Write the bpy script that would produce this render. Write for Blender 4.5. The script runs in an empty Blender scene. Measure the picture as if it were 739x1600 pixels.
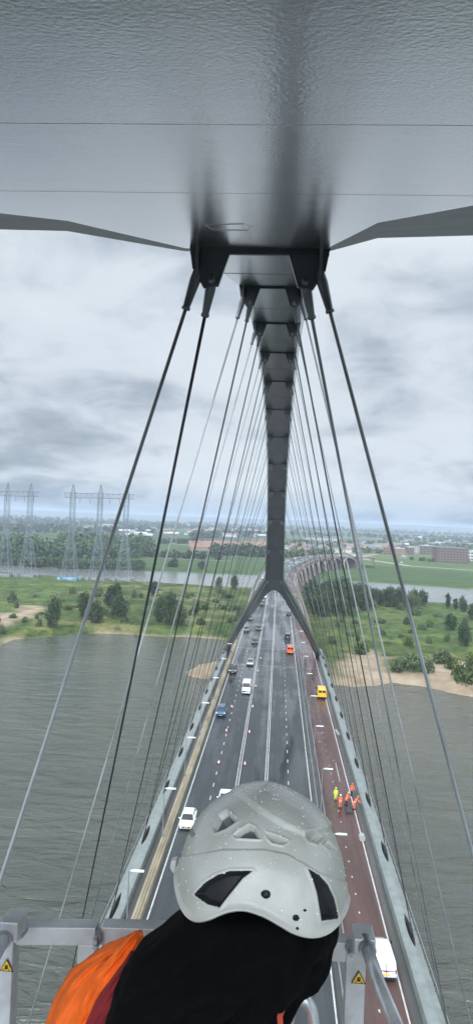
import bpy, bmesh, math, random
import numpy as np
from mathutils import Vector, Matrix, noise
R = math.radians
scene = bpy.context.scene
COL = scene.collection
random.seed(7)

# ---------------------------------------------------------------- camera
F, CX, CY = 1080.0, 369.5, 800.0           # lens of the photograph in its own pixels
CAMZ = 55.0                                # camera height above the river
DZ = 17.0                                  # road surface height above the river
_d = Vector((67.0, 14.0, 1080.0)).normalized()
_u = Vector((1.0, .0405, 0.0)).cross(Vector((67.0, 14.0, 1080.0))).normalized()
_x = _d.cross(_u)
AX = (_x, _d, _u)
def ray(u, v):
    p = Vector((u - CX, v - CY, F))
    return Vector((p.dot(_x), p.dot(_d), p.dot(_u)))
CAM = Vector((0, 0, CAMZ))
def at_y(u, v, y):
    r = ray(u, v); return CAM + r * (y / r.y)
def at_z(u, v, z):
    r = ray(u, v); return CAM + r * ((z - CAMZ) / r.z)
def at_plane(u, v, p0, n):
    r = ray(u, v); return CAM + r * ((p0 - CAM).dot(n) / r.dot(n))
def proj(p):
    q = p - CAM
    c = _x * q.x + _d * q.y + _u * q.z
    return CX + F * c.x / c.z, CY + F * c.y / c.z
cd = bpy.data.cameras.new('camera'); cam = bpy.data.objects.new('camera', cd); COL.objects.link(cam)
m3 = Matrix(((_x.x, -_x.y, -_x.z), (_d.x, -_d.y, -_d.z), (_u.x, -_u.y, -_u.z)))
cam.matrix_world = Matrix.Translation(CAM) @ m3.to_4x4()
cd.sensor_fit = 'VERTICAL'; cd.sensor_height = 24.0; cd.lens = F / 1600.0 * 24.0
cd.clip_start = 0.05; cd.clip_end = 60000
scene.camera = cam

# ---------------------------------------------------------------- sky and sun
SUN_EL, SUN_ROT = R(52), R(205)
w = bpy.data.worlds.new('World'); scene.world = w; w.use_nodes = True
nt = w.node_tree; N = nt.nodes; L = nt.links
bg = N['Background']; bg.inputs[1].default_value = 0.1
sky = N.new('ShaderNodeTexSky'); sky.sky_type = 'NISHITA'; sky.sun_disc = False
sky.sun_elevation = SUN_EL; sky.sun_rotation = SUN_ROT; sky.air_density = 1.2; sky.dust_density = 2.0
tc = N.new('ShaderNodeTexCoord')
sep = N.new('ShaderNodeSeparateXYZ'); L.new(tc.outputs['Generated'], sep.inputs[0])
def wmath(op, a, b=None, clamp=False):
    n = N.new('ShaderNodeMath'); n.operation = op; n.use_clamp = clamp
    for i, q in enumerate((a, b)):
        if q is None: continue
        if isinstance(q, (int, float)): n.inputs[i].default_value = q
        else: L.new(q, n.inputs[i])
    return n.outputs[0]
zc = wmath('ADD', wmath('MAXIMUM', sep.outputs[2], 0.0), 0.30)
cmb = N.new('ShaderNodeCombineXYZ')
L.new(wmath('DIVIDE', sep.outputs[0], zc), cmb.inputs[0]); L.new(wmath('DIVIDE', sep.outputs[1], zc), cmb.inputs[1])
def wnoise(sc, det, off, rough=.55, dist=.3):
    mp = N.new('ShaderNodeMapping'); mp.inputs['Location'].default_value = off; L.new(cmb.outputs[0], mp.inputs[0])
    n = N.new('ShaderNodeTexNoise'); n.inputs['Scale'].default_value = sc; n.inputs['Detail'].default_value = det
    n.inputs['Roughness'].default_value = rough; n.inputs['Distortion'].default_value = dist
    L.new(mp.outputs[0], n.inputs['Vector']); return n.outputs[0]
def wramp(fac, stops):
    r = N.new('ShaderNodeValToRGB'); L.new(fac, r.inputs[0]); e = r.color_ramp.elements
    e[0].position, e[0].color = stops[0][0], (*stops[0][1], 1); e[1].position, e[1].color = stops[-1][0], (*stops[-1][1], 1)
    for p, c in stops[1:-1]:
        q = e.new(p); q.color = (*c, 1)
    return r.outputs[0]
def wmix(fac, a, b, typ='MIX'):
    m = N.new('ShaderNodeMix'); m.data_type = 'RGBA'; m.blend_type = typ
    if isinstance(fac, float): m.inputs[0].default_value = fac
    else: L.new(fac, m.inputs[0])
    for i, q in ((6, a), (7, b)):
        if isinstance(q, tuple): m.inputs[i].default_value = (*q, 1)
        else: L.new(q, m.inputs[i])
    return m.outputs[2]
# layered cloud: broad decks and ragged darker bellies
n1 = wnoise(1.1, 4, (2.3, .4, 0), .5, .2); n2 = wnoise(3.6, 7, (5.1, 9.2, 0), .56, .35)
cl = wmath('ADD', wmath('MULTIPLY', n1, .55), wmath('MULTIPLY', n2, .45))
base = wramp(cl, [(.38, (.57, .62, .67)), (.48, (.53, .58, .635)), (.53, (.44, .495, .555)), (.58, (.34, .39, .45)), (.66, (.25, .295, .355))])
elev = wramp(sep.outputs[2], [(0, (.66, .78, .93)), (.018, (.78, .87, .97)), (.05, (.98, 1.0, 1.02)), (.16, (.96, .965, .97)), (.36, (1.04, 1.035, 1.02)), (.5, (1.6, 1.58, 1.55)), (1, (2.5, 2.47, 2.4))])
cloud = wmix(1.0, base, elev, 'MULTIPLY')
# added fill: sky behind the viewer is brightened to light helmet and jacket
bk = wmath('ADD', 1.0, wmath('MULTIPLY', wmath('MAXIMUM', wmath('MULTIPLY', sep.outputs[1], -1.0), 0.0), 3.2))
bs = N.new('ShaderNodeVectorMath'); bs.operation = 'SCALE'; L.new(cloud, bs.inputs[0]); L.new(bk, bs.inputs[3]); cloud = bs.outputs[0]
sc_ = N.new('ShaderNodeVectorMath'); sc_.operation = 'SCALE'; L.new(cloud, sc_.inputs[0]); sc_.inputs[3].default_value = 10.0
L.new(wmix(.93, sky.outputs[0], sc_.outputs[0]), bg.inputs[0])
sd = bpy.data.lights.new('sun', 'SUN'); sd.energy = 1.3; sd.angle = R(22); sd.color = (1, .96, .9)
so = bpy.data.objects.new('sun', sd); COL.objects.link(so)
sdir = Vector((math.sin(SUN_ROT) * math.cos(SUN_EL), math.cos(SUN_ROT) * math.cos(SUN_EL), math.sin(SUN_EL)))
so.rotation_euler = (-sdir).to_track_quat('-Z', 'Y').to_euler()
vs = scene.view_settings
vs.view_transform = 'Standard'; vs.look = 'None'; vs.gamma = 1; vs.exposure = 0.45; vs.use_curve_mapping = False
scene.cycles.volume_max_steps = 32
scene.cycles.max_bounces = 6; scene.cycles.volume_bounces = 0

HAZE_D = .00016
HC = (409, 1370); HDIM = (.123, .145, .120)
# ---------------------------------------------------------------- helpers
def tag(o, label=None, cat=None, group=None, kind=None):
    if label: o['label'] = label
    if cat: o['category'] = cat
    if group: o['group'] = group
    if kind: o['kind'] = kind
    return o
def empty(name, loc=(0, 0, 0), rz=0, label=None, cat=None, group=None):
    o = bpy.data.objects.new(name, None); COL.objects.link(o); o.empty_display_size = .3
    o.location = loc; o.rotation_euler = (0, 0, rz)
    return tag(o, label, cat, group)
def copy_tree(o, parent=None):
    c = o.copy(); COL.objects.link(c); c.parent = parent
    for ch in o.children: copy_tree(ch, c)
    return c
class MB:
    def __init__(s): s.v = []; s.f = []; s.m = []
    def add(s, vs, fs, mi=0):
        b = len(s.v); s.v += [tuple(p) for p in vs]; s.f += [tuple(b + i for i in f) for f in fs]; s.m += [mi] * len(fs)
    def hexa(s, p, mi=0):                                  # 8 points: bottom 4, top 4
        s.add(p, [(3, 2, 1, 0), (4, 5, 6, 7), (0, 1, 5, 4), (1, 2, 6, 5), (2, 3, 7, 6), (3, 0, 4, 7)], mi)
    def box(s, a, b, mi=0):
        x0, y0, z0 = a; x1, y1, z1 = b
        s.hexa([(x0, y0, z0), (x1, y0, z0), (x1, y1, z0), (x0, y1, z0), (x0, y0, z1), (x1, y0, z1), (x1, y1, z1), (x0, y1, z1)], mi)
    def tube(s, pts, r, n=8, mi=0, cap=True):
        pts = [Vector(p) for p in pts]; rs = r if isinstance(r, (list, tuple)) else [r] * len(pts)
        vv = []
        prev = None
        for i, p in enumerate(pts):
            t = (pts[min(i + 1, len(pts) - 1)] - pts[max(i - 1, 0)])
            if t.length < 1e-9: t = Vector((0, 0, 1))
            t.normalize()
            if prev is None:
                a = Vector((0, 0, 1)) if abs(t.z) < .9 else Vector((1, 0, 0))
                e1 = t.cross(a).normalized()
            else:
                e1 = (prev - t * prev.dot(t)).normalized()
            prev = e1; e2 = t.cross(e1)
            for k in range(n):
                an = 2 * math.pi * k / n
                vv.append(p + (e1 * math.cos(an) + e2 * math.sin(an)) * rs[i])
        ff = []
        for i in range(len(pts) - 1):
            for k in range(n):
                ff.append((i * n + k, i * n + (k + 1) % n, (i + 1) * n + (k + 1) % n, (i + 1) * n + k))
        if cap:
            ff.append(tuple(range(n - 1, -1, -1))); ff.append(tuple((len(pts) - 1) * n + k for k in range(n)))
        s.add(vv, ff, mi)
    def bar(s, a, b, w, h, mi=0):                          # rectangular bar between two points
        a = Vector(a); b = Vector(b); t = (b - a).normalized()
        up = Vector((0, 0, 1)) if abs(t.z) < .95 else Vector((0, 1, 0))
        e1 = t.cross(up).normalized() * w / 2; e2 = e1.cross(t).normalized() * h / 2
        s.hexa([a - e1 - e2, a + e1 - e2, a + e1 + e2, a - e1 + e2, b - e1 - e2, b + e1 - e2, b + e1 + e2, b - e1 + e2], mi)
    def loft(s, rings, cap=True, mi=0, closed=True):
        n = len(rings[0]); vv = [p for r in rings for p in r]; ff = []
        for i in range(len(rings) - 1):
            for k in range(n if closed else n - 1):
                ff.append((i * n + k, i * n + (k + 1) % n, (i + 1) * n + (k + 1) % n, (i + 1) * n + k))
        if cap:
            ff.append(tuple(range(n - 1, -1, -1))); ff.append(tuple((len(rings) - 1) * n + k for k in range(n)))
        s.add(vv, ff, mi)
    def prism(s, poly, d, mi=0):                           # polygon (3-D points) pushed by vector d
        n = len(poly); d = Vector(d); a = [Vector(p) for p in poly]
        s.add(a + [p + d for p in a], [tuple(range(n - 1, -1, -1)), tuple(range(n, 2 * n))] + [(k, (k + 1) % n, n + (k + 1) % n, n + k) for k in range(n)], mi)
    def sphere(s, c, r, nu=12, nv=8, mi=0):
        c = Vector(c); r = Vector(r) if not isinstance(r, (int, float)) else Vector((r, r, r))
        s.loft([[c + Vector((r.x * math.sin(math.pi * j / nv) * math.cos(2 * math.pi * i / nu), r.y * math.sin(math.pi * j / nv) * math.sin(2 * math.pi * i / nu), -r.z * math.cos(math.pi * j / nv))) for i in range(nu)] for j in range(1, nv)], True, mi)
    def build(s, name, mats, parent=None, smooth=False, loc=None, fix=True):
        me = bpy.data.meshes.new(name)
        me.from_pydata(s.v, [], s.f)
        if not isinstance(mats, (list, tuple)): mats = [mats]
        for m in mats: me.materials.append(m)
        if len(mats) > 1: me.polygons.foreach_set('material_index', s.m)
        if fix:
            bm = bmesh.new(); bm.from_mesh(me); bmesh.ops.recalc_face_normals(bm, faces=bm.faces); bm.to_mesh(me); bm.free()
        if smooth: me.polygons.foreach_set('use_smooth', [True] * len(me.polygons))
        me.update()
        o = bpy.data.objects.new(name, me); COL.objects.link(o); o.parent = parent
        if loc: o.location = loc
        return o
def bevel(o, wd=.01, seg=2):
    m = o.modifiers.new('bevel', 'BEVEL'); m.width = wd; m.segments = seg; m.limit_method = 'ANGLE'; m.angle_limit = R(35); return o
def tagstruct(o): o['kind'] = 'structure'; return o

# materials -------------------------------------------------------
MATS = {}
def mat(name, c, rough=.6, metal=0, spec=.5, nscale=None, namt=.15, bump=0, bscale=None, coat=0, coords='Object', detail=6, rvar=0, stretch=(1, 1, 1), emis=None):
    if name in MATS: return MATS[name]
    m = bpy.data.materials.new(name); m.use_nodes = True; t = m.node_tree; b = t.nodes['Principled BSDF']
    b.inputs['Roughness'].default_value = rough; b.inputs['Metallic'].default_value = metal
    b.inputs['Specular IOR Level'].default_value = spec; b.inputs['Coat Weight'].default_value = coat
    b.inputs['Base Color'].default_value = (*c, 1)
    if nscale or bump:
        co = t.nodes.new('ShaderNodeTexCoord'); mp = t.nodes.new('ShaderNodeMapping'); mp.inputs['Scale'].default_value = stretch
        if coords == 'World':
            g = t.nodes.new('ShaderNodeNewGeometry'); t.links.new(g.outputs['Position'], mp.inputs[0])
        else: t.links.new(co.outputs[coords], mp.inputs[0])
    if nscale:
        n = t.nodes.new('ShaderNodeTexNoise'); n.inputs['Scale'].default_value = nscale; n.inputs['Detail'].default_value = detail
        t.links.new(mp.outputs[0], n.inputs['Vector'])
        r = t.nodes.new('ShaderNodeValToRGB'); r.color_ramp.elements[0].position = .3; r.color_ramp.elements[1].position = .7
        r.color_ramp.elements[0].color = (*[x * (1 - namt) for x in c], 1); r.color_ramp.elements[1].color = (*[min(1, x * (1 + namt)) for x in c], 1)
        t.links.new(n.outputs[0], r.inputs[0]); t.links.new(r.outputs[0], b.inputs['Base Color'])
        if rvar:
            mr = t.nodes.new('ShaderNodeMapRange'); t.links.new(n.outputs[0], mr.inputs[0]); mr.inputs[1].default_value = .35; mr.inputs[2].default_value = .65
            mr.inputs[3].default_value = max(.02, rough - rvar); mr.inputs[4].default_value = min(1, rough + rvar); t.links.new(mr.outputs[0], b.inputs['Roughness'])
    if bump:
        n2 = t.nodes.new('ShaderNodeTexNoise'); n2.inputs['Scale'].default_value = bscale or 20; n2.inputs['Detail'].default_value = 5
        t.links.new(mp.outputs[0], n2.inputs['Vector'])
        bp = t.nodes.new('ShaderNodeBump'); bp.inputs['Strength'].default_value = 1; bp.inputs['Distance'].default_value = bump
        t.links.new(n2.outputs[0], bp.inputs['Height']); t.links.new(bp.outputs[0], b.inputs['Normal'])
    if emis:
        b.inputs['Emission Color'].default_value = (*emis[0], 1); b.inputs['Emission Strength'].default_value = emis[1]
    MATS[name] = m; return m

def smoothstep(a, b, x): t = np.clip((x - a) / (b - a), 0, 1); return t * t * (3 - 2 * t)
def sdf(px, py, poly):                                     # signed distance, negative inside
    P = np.array(poly, float); d = np.full(px.shape, 1e18); ins = np.zeros(px.shape, bool); n = len(P)
    for i in range(n):
        a, b = P[i], P[(i + 1) % n]; ex, ey = b - a
        wx, wy = px - a[0], py - a[1]
        t = np.clip((wx * ex + wy * ey) / (ex * ex + ey * ey + 1e-12), 0, 1)
        d = np.minimum(d, (wx - ex * t) ** 2 + (wy - ey * t) ** 2)
        c = (a[1] > py) != (b[1] > py)
        with np.errstate(divide='ignore', invalid='ignore'):
            xi = a[0] + (py - a[1]) * ex / (ey if abs(ey) > 1e-12 else 1e-12)
        ins ^= c & (px < xi)
    d = np.sqrt(d); return np.where(ins, -d, d)
# ================================================================ water and land
def water_mat():
    m = bpy.data.materials.new('river_water'); m.use_nodes = True; t = m.node_tree; b = t.nodes['Principled BSDF']
    b.inputs['Roughness'].default_value = .12; b.inputs['IOR'].default_value = 1.6
    g = t.nodes.new('ShaderNodeNewGeometry')
    def nz(scale, st, det, rot=0.0, rough=.55, dist=0.0):
        mp = t.nodes.new('ShaderNodeMapping'); mp.inputs['Scale'].default_value = st; mp.inputs['Rotation'].default_value = (0, 0, rot); t.links.new(g.outputs['Position'], mp.inputs[0])
        n = t.nodes.new('ShaderNodeTexNoise'); n.inputs['Scale'].default_value = scale; n.inputs['Detail'].default_value = det; n.inputs['Roughness'].default_value = rough
        n.inputs['Distortion'].default_value = dist
        t.links.new(mp.outputs[0], n.inputs['Vector']); return n.outputs[0]
    a = nz(.34, (.45, 1, 1), 5, R(12), .6, .6); c = nz(.075, (.6, 1, 1), 3, R(-15)); e = nz(.02, (1, 1.6, 1), 4)
    def mth(op, x, y):
        n = t.nodes.new('ShaderNodeMath'); n.operation = op
        for i, q in enumerate((x, y)):
            if isinstance(q, (int, float)): n.inputs[i].default_value = q
            else: t.links.new(q, n.inputs[i])
        return n.outputs[0]
    sy = t.nodes.new('ShaderNodeSeparateXYZ'); t.links.new(g.outputs['Position'], sy.inputs[0])
    calm = t.nodes.new('ShaderNodeMapRange'); t.links.new(sy.outputs[1], calm.inputs[0]); calm.inputs[1].default_value = 120; calm.inputs[2].default_value = 520; calm.inputs[3].default_value = 1; calm.inputs[4].default_value = .18
    hgt = mth('MULTIPLY', calm.outputs[0], mth('ADD', mth('MULTIPLY', a, mth('ADD', .35, mth('MULTIPLY', e, 1.3))), mth('MULTIPLY', c, 1.2)))
    bp = t.nodes.new('ShaderNodeBump'); bp.inputs['Strength'].default_value = 1; bp.inputs['Distance'].default_value = WAVE
    t.links.new(hgt, bp.inputs['Height']); t.links.new(bp.outputs[0], b.inputs['Normal'])
    rm = t.nodes.new('ShaderNodeMapRange'); t.links.new(sy.outputs[1], rm.inputs[0]); rm.inputs[1].default_value = 200; rm.inputs[2].default_value = 600; rm.inputs[3].default_value = .08; rm.inputs[4].default_value = .16; t.links.new(rm.outputs[0], b.inputs['Roughness'])
    r = t.nodes.new('ShaderNodeValToRGB'); t.links.new(e, r.inputs[0])
    r.color_ramp.elements[0].position = .3; r.color_ramp.elements[0].color = (.036, .043, .034, 1)
    r.color_ramp.elements[1].position = .7; r.color_ramp.elements[1].color = (.060, .067, .054, 1)
    sky_sheen = t.nodes.new('ShaderNodeMapRange'); t.links.new(sy.outputs[1], sky_sheen.inputs[0]); sky_sheen.inputs[1].default_value = 470; sky_sheen.inputs[2].default_value = 560
    mx = t.nodes.new('ShaderNodeMix'); mx.data_type = 'RGBA'; t.links.new(sky_sheen.outputs[0], mx.inputs[0]); t.links.new(r.outputs[0], mx.inputs[6]); mx.inputs[7].default_value = (.15, .16, .155, 1)   # pale base colour paints sky reflection onto the still side channel
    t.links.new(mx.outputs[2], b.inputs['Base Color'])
    return m
WAVE = 1.25
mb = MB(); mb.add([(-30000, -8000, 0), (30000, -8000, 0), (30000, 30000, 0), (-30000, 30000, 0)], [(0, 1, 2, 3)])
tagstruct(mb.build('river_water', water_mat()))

def gp(pts, z=0.0): return [tuple(at_z(u, v, z)[:2]) for u, v in pts]
near_shore = [(-700, 1120), (-300, 1085), (-100, 1046), (0, 1022), (15, 1012), (40, 1001), (85, 997), (150, 993), (215, 994), (270, 998), (335, 1001), (400, 1006), (404, 1016), (360, 1020), (330, 1028), (292, 1037), (272, 1050), (290, 1060), (322, 1066), (400, 1072), (470, 1076), (520, 1076), (560, 1080), (605, 1077), (622, 1072), (650, 1076), (690, 1086), (739, 1096), (900, 1130), (1300, 1220)]
far_edge = [(1300, 1025), (1000, 974), (739, 948), (650, 941), (600, 935), (540, 929), (500, 925), (460, 922), (400, 920), (300, 915), (200, 909), (100, 903), (0, 896), (-300, 880), (-700, 862)]
penins = gp(near_shore + far_edge)
north = gp([(-900, 845), (-400, 868), (0, 883), (100, 889), (200, 891), (300, 895), (415, 899), (500, 906), (560, 909), (640, 914), (739, 921), (1000, 939), (1400, 975)]) + [(9000, 1500), (30000, 30000), (-30000, 30000), (-9000, 1500)]
pond = gp([(38, 851), (84, 852), (85, 846), (44, 845)]); lake = gp([(470, 848), (520, 849), (525, 842), (478, 840)])
sand_r = gp([(505, 1085), (500, 1042), (515, 1030), (545, 1026), (575, 1024), (590, 1034), (640, 1036), (700, 1036), (739, 1040), (800, 1052), (900, 1140), (690, 1110)])
green_r = [gp(q) for q in ([(600, 1040), (640, 1030), (672, 1040), (672, 1054), (655, 1062), (628, 1058), (604, 1050)], [(668, 1028), (700, 1030), (698, 1042), (675, 1042)])]
sand_l = gp([(-300, 990), (0, 990), (30, 982), (66, 972), (75, 958), (50, 955), (30, 964), (0, 968), (-300, 962)])
spit = gp([(268, 1062), (268, 1034), (330, 1024), (420, 1016), (420, 1085), (330, 1075)])
th = np.radians(np.linspace(-62, 62, 640)); rr = np.concatenate([np.exp(np.linspace(np.log(110), np.log(1500), 430)), np.exp(np.linspace(np.log(1530), np.log(16000), 90))])
TH, RR = np.meshgrid(th, rr); GX = (RR * np.sin(TH)).ravel(); GY = (RR * np.cos(TH)).ravel()
def nz2(x, y, sc, oct=4, seed=0):                          # cheap vectorised value noise
    out = np.zeros(x.shape); amp = 1; tot = 0
    for o in range(oct):
        X = x * sc * 2 ** o + seed * 17.3; Y = y * sc * 2 ** o - seed * 9.1
        xi = np.floor(X); yi = np.floor(Y); fx = X - xi; fy = Y - yi; fx = fx * fx * (3 - 2 * fx); fy = fy * fy * (3 - 2 * fy)
        def h(a, b): q = np.sin(a * 127.1 + b * 311.7 + seed * 74.7) * 43758.5453; return q - np.floor(q)
        out += amp * (h(xi, yi) * (1 - fx) * (1 - fy) + h(xi + 1, yi) * fx * (1 - fy) + h(xi, yi + 1) * (1 - fx) * fy + h(xi + 1, yi + 1) * fx * fy)
        tot += amp; amp *= .5
    return out / tot
edge = (nz2(GX, GY, .06, 4, 1) - .5) * 9
dl = np.minimum(sdf(GX, GY, penins), sdf(GX, GY, north)) + edge
dl = np.maximum(dl, -(sdf(GX, GY, pond) + edge * .3)); dl = np.maximum(dl, -(sdf(GX, GY, lake)))
land = smoothstep(5, -16, dl)
H = -2.2 + land * 4.6 + land * (nz2(GX, GY, .012, 5, 2) - .5) * 2.4
nsand = (nz2(GX, GY, .05, 4, 3) - .5)
shore_main = sdf(GX, GY, gp(near_shore + [(1300, 1010), (-700, 1010)]))
sand = np.maximum(smoothstep(6, -6, sdf(GX, GY, sand_r) + nsand * 40), smoothstep(5, -5, sdf(GX, GY, sand_l) + nsand * 26))
sand = np.maximum(sand, smoothstep(4, -3, sdf(GX, GY, spit) + nsand * 6) * (nz2(GX, GY, .045, 3, 8) < .62))
for g in green_r: sand *= smoothstep(-4, 4, sdf(GX, GY, g) + nsand * 14)
fringe = (dl > -9) & (GY < 420) & (GX < 200)
sand = np.maximum(sand, np.where(fringe, smoothstep(-8, -3, dl + nsand * 10), 0))
lush = np.clip(nz2(GX, GY, .016, 5, 5) * 1.9 - .45, 0, 1)
zone = (GY > 640).astype(float)
HFIN = H
def ground_z(x, y):
    i = np.argmin((GX - x) ** 2 + (GY - y) ** 2); return float(H[i])
nr, nc = RR.shape
idx = np.arange(nr * nc).reshape(nr, nc)
quads = np.stack([idx[:-1, :-1], idx[:-1, 1:], idx[1:, 1:], idx[1:, :-1]], -1).reshape(-1, 4)
me = bpy.data.meshes.new('ground'); me.vertices.add(nr * nc); me.vertices.foreach_set('co', np.stack([GX, GY, H], -1).ravel())
me.loops.add(quads.size); me.loops.foreach_set('vertex_index', quads.ravel()); me.polygons.add(len(quads))
me.polygons.foreach_set('loop_start', np.arange(0, quads.size, 4)); me.polygons.foreach_set('use_smooth', np.ones(len(quads), bool)); me.update()
ca = me.color_attributes.new('cover', 'FLOAT_COLOR', 'POINT')
ca.data.foreach_set('color', np.stack([sand, lush, zone, np.ones_like(sand)], -1).ravel())
def ground_mat():
    m = bpy.data.materials.new('ground_cover'); m.use_nodes = True; t = m.node_tree; b = t.nodes['Principled BSDF']; b.inputs['Roughness'].default_value = .9
    b.inputs['Specular IOR Level'].default_value = .2
    at = t.nodes.new('ShaderNodeAttribute'); at.attribute_name = 'cover'; sp = t.nodes.new('ShaderNodeSeparateColor'); t.links.new(at.outputs['Color'], sp.inputs[0])
    g = t.nodes.new('ShaderNodeNewGeometry')
    def nz(scale, st=(1, 1, 1), det=6, ro=.6):
        mp = t.nodes.new('ShaderNodeMapping'); mp.inputs['Scale'].default_value = st; t.links.new(g.outputs['Position'], mp.inputs[0])
        n = t.nodes.new('ShaderNodeTexNoise'); n.inputs['Scale'].default_value = scale; n.inputs['Detail'].default_value = det; n.inputs['Roughness'].default_value = ro
        t.links.new(mp.outputs[0], n.inputs['Vector']); return n.outputs[0]
    def ramp(f, st, const=False):
        r = t.nodes.new('ShaderNodeValToRGB'); t.links.new(f, r.inputs[0]); e = r.color_ramp.elements
        if const: r.color_ramp.interpolation = 'CONSTANT'
        e[0].position, e[0].color = st[0][0], (*st[0][1], 1); e[1].position, e[1].color = st[-1][0], (*st[-1][1], 1)
        for p, c in st[1:-1]: q = e.new(p); q.color = (*c, 1)
        return r.outputs[0]
    def mix(f, a, c, bt='MIX'):
        x = t.nodes.new('ShaderNodeMix'); x.data_type = 'RGBA'; x.blend_type = bt
        if isinstance(f, float): x.inputs[0].default_value = f
        else: t.links.new(f, x.inputs[0])
        t.links.new(a, x.inputs[6]); t.links.new(c, x.inputs[7]); return x.outputs[2]
    grass = ramp(nz(.035), [(.30, (.016, .034, .010)), (.42, (.040, .066, .018)), (.5, (.066, .094, .024)), (.56, (.115, .120, .046)), (.66, (.17, .155, .08))])
    tuft = ramp(nz(.20, (1, .6, 1), 8, .75), [(.38, (.30, .38, .30)), (.48, (.85, .9, .8)), (.55, (1.15, 1.1, 1.05)), (.64, (1.6, 1.5, 1.3))])
    grass = mix(1.0, grass, tuft, 'MULTIPLY')
    lushc = ramp(nz(.06), [(.3, (.030, .058, .014)), (.6, (.075, .120, .030)), (.75, (.12, .15, .045))])
    grass = mix(sp.outputs[1], grass, mix(1.0, lushc, tuft, 'MULTIPLY'))
    sandc = ramp(nz(.12), [(.3, (.17, .13, .085)), (.5, (.27, .215, .15)), (.7, (.36, .30, .22))])
    c = mix(sp.outputs[0], grass, sandc)
    # far side: fields, scrub and hedges in long thin strips
    vo = t.nodes.new('ShaderNodeTexVoronoi'); vo.inputs['Scale'].default_value = .0042
    mp = t.nodes.new('ShaderNodeMapping'); mp.inputs['Scale'].default_value = (.45, 1.0, 1); mp.inputs['Rotation'].default_value = (0, 0, .3); t.links.new(g.outputs['Position'], mp.inputs[0]); t.links.new(mp.outputs[0], vo.inputs['Vector'])
    sx = t.nodes.new('ShaderNodeSeparateColor'); t.links.new(vo.outputs['Color'], sx.inputs[0])
    field = ramp(sx.outputs[0], [(0, (.050, .085, .028)), (.25, (.070, .115, .034)), (.45, (.095, .13, .05)), (.6, (.055, .078, .034)), (.75, (.125, .135, .07)), (.88, (.045, .070, .030))], True)
    field = mix(1.0, field, ramp(nz(.06, (.5, 1, 1)), [(.3, (.7, .75, .7)), (.7, (1.25, 1.2, 1.2))]), 'MULTIPLY')
    c = mix(sp.outputs[2], c, field)
    t.links.new(c, b.inputs['Base Color'])
    bp = t.nodes.new('ShaderNodeBump'); bp.inputs['Distance'].default_value = .8; t.links.new(nz(.35, (1, 1, 1), 6, .7), bp.inputs['Height']); t.links.new(bp.outputs[0], b.inputs['Normal'])
    return m
me.materials.append(ground_mat())
go = bpy.data.objects.new('ground', me); COL.objects.link(go); tagstruct(go)

# distant hills
mb = MB()
for (dist, top, sd_, x0, x1) in ((9500, 74, 3, -9000, 9000), (12500, 86, 8, -11000, 11000)):
    ridge = []; n = 120
    for i in range(n):
        x = x0 + (x1 - x0) * i / (n - 1); h = top * (.55 + .75 * float(nz2(np.array([x]), np.array([0.]), .0006, 4, sd_)[0])) * (1.0 - .35 * max(0, x) / x1)
        ridge.append((x, min(h, 87)))
    rings = [[(x, dist - 900, 1), (x, dist - 450, h * .7), (x, dist, h), (x, dist + 900, 1)] for x, h in ridge]
    mb.loft(rings, closed=False, cap=False)
tagstruct(mb.build('hills', mat('hill_wood', (.035, .055, .035), .95, nscale=.004, namt=.4, coords='World'), smooth=True))
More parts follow.
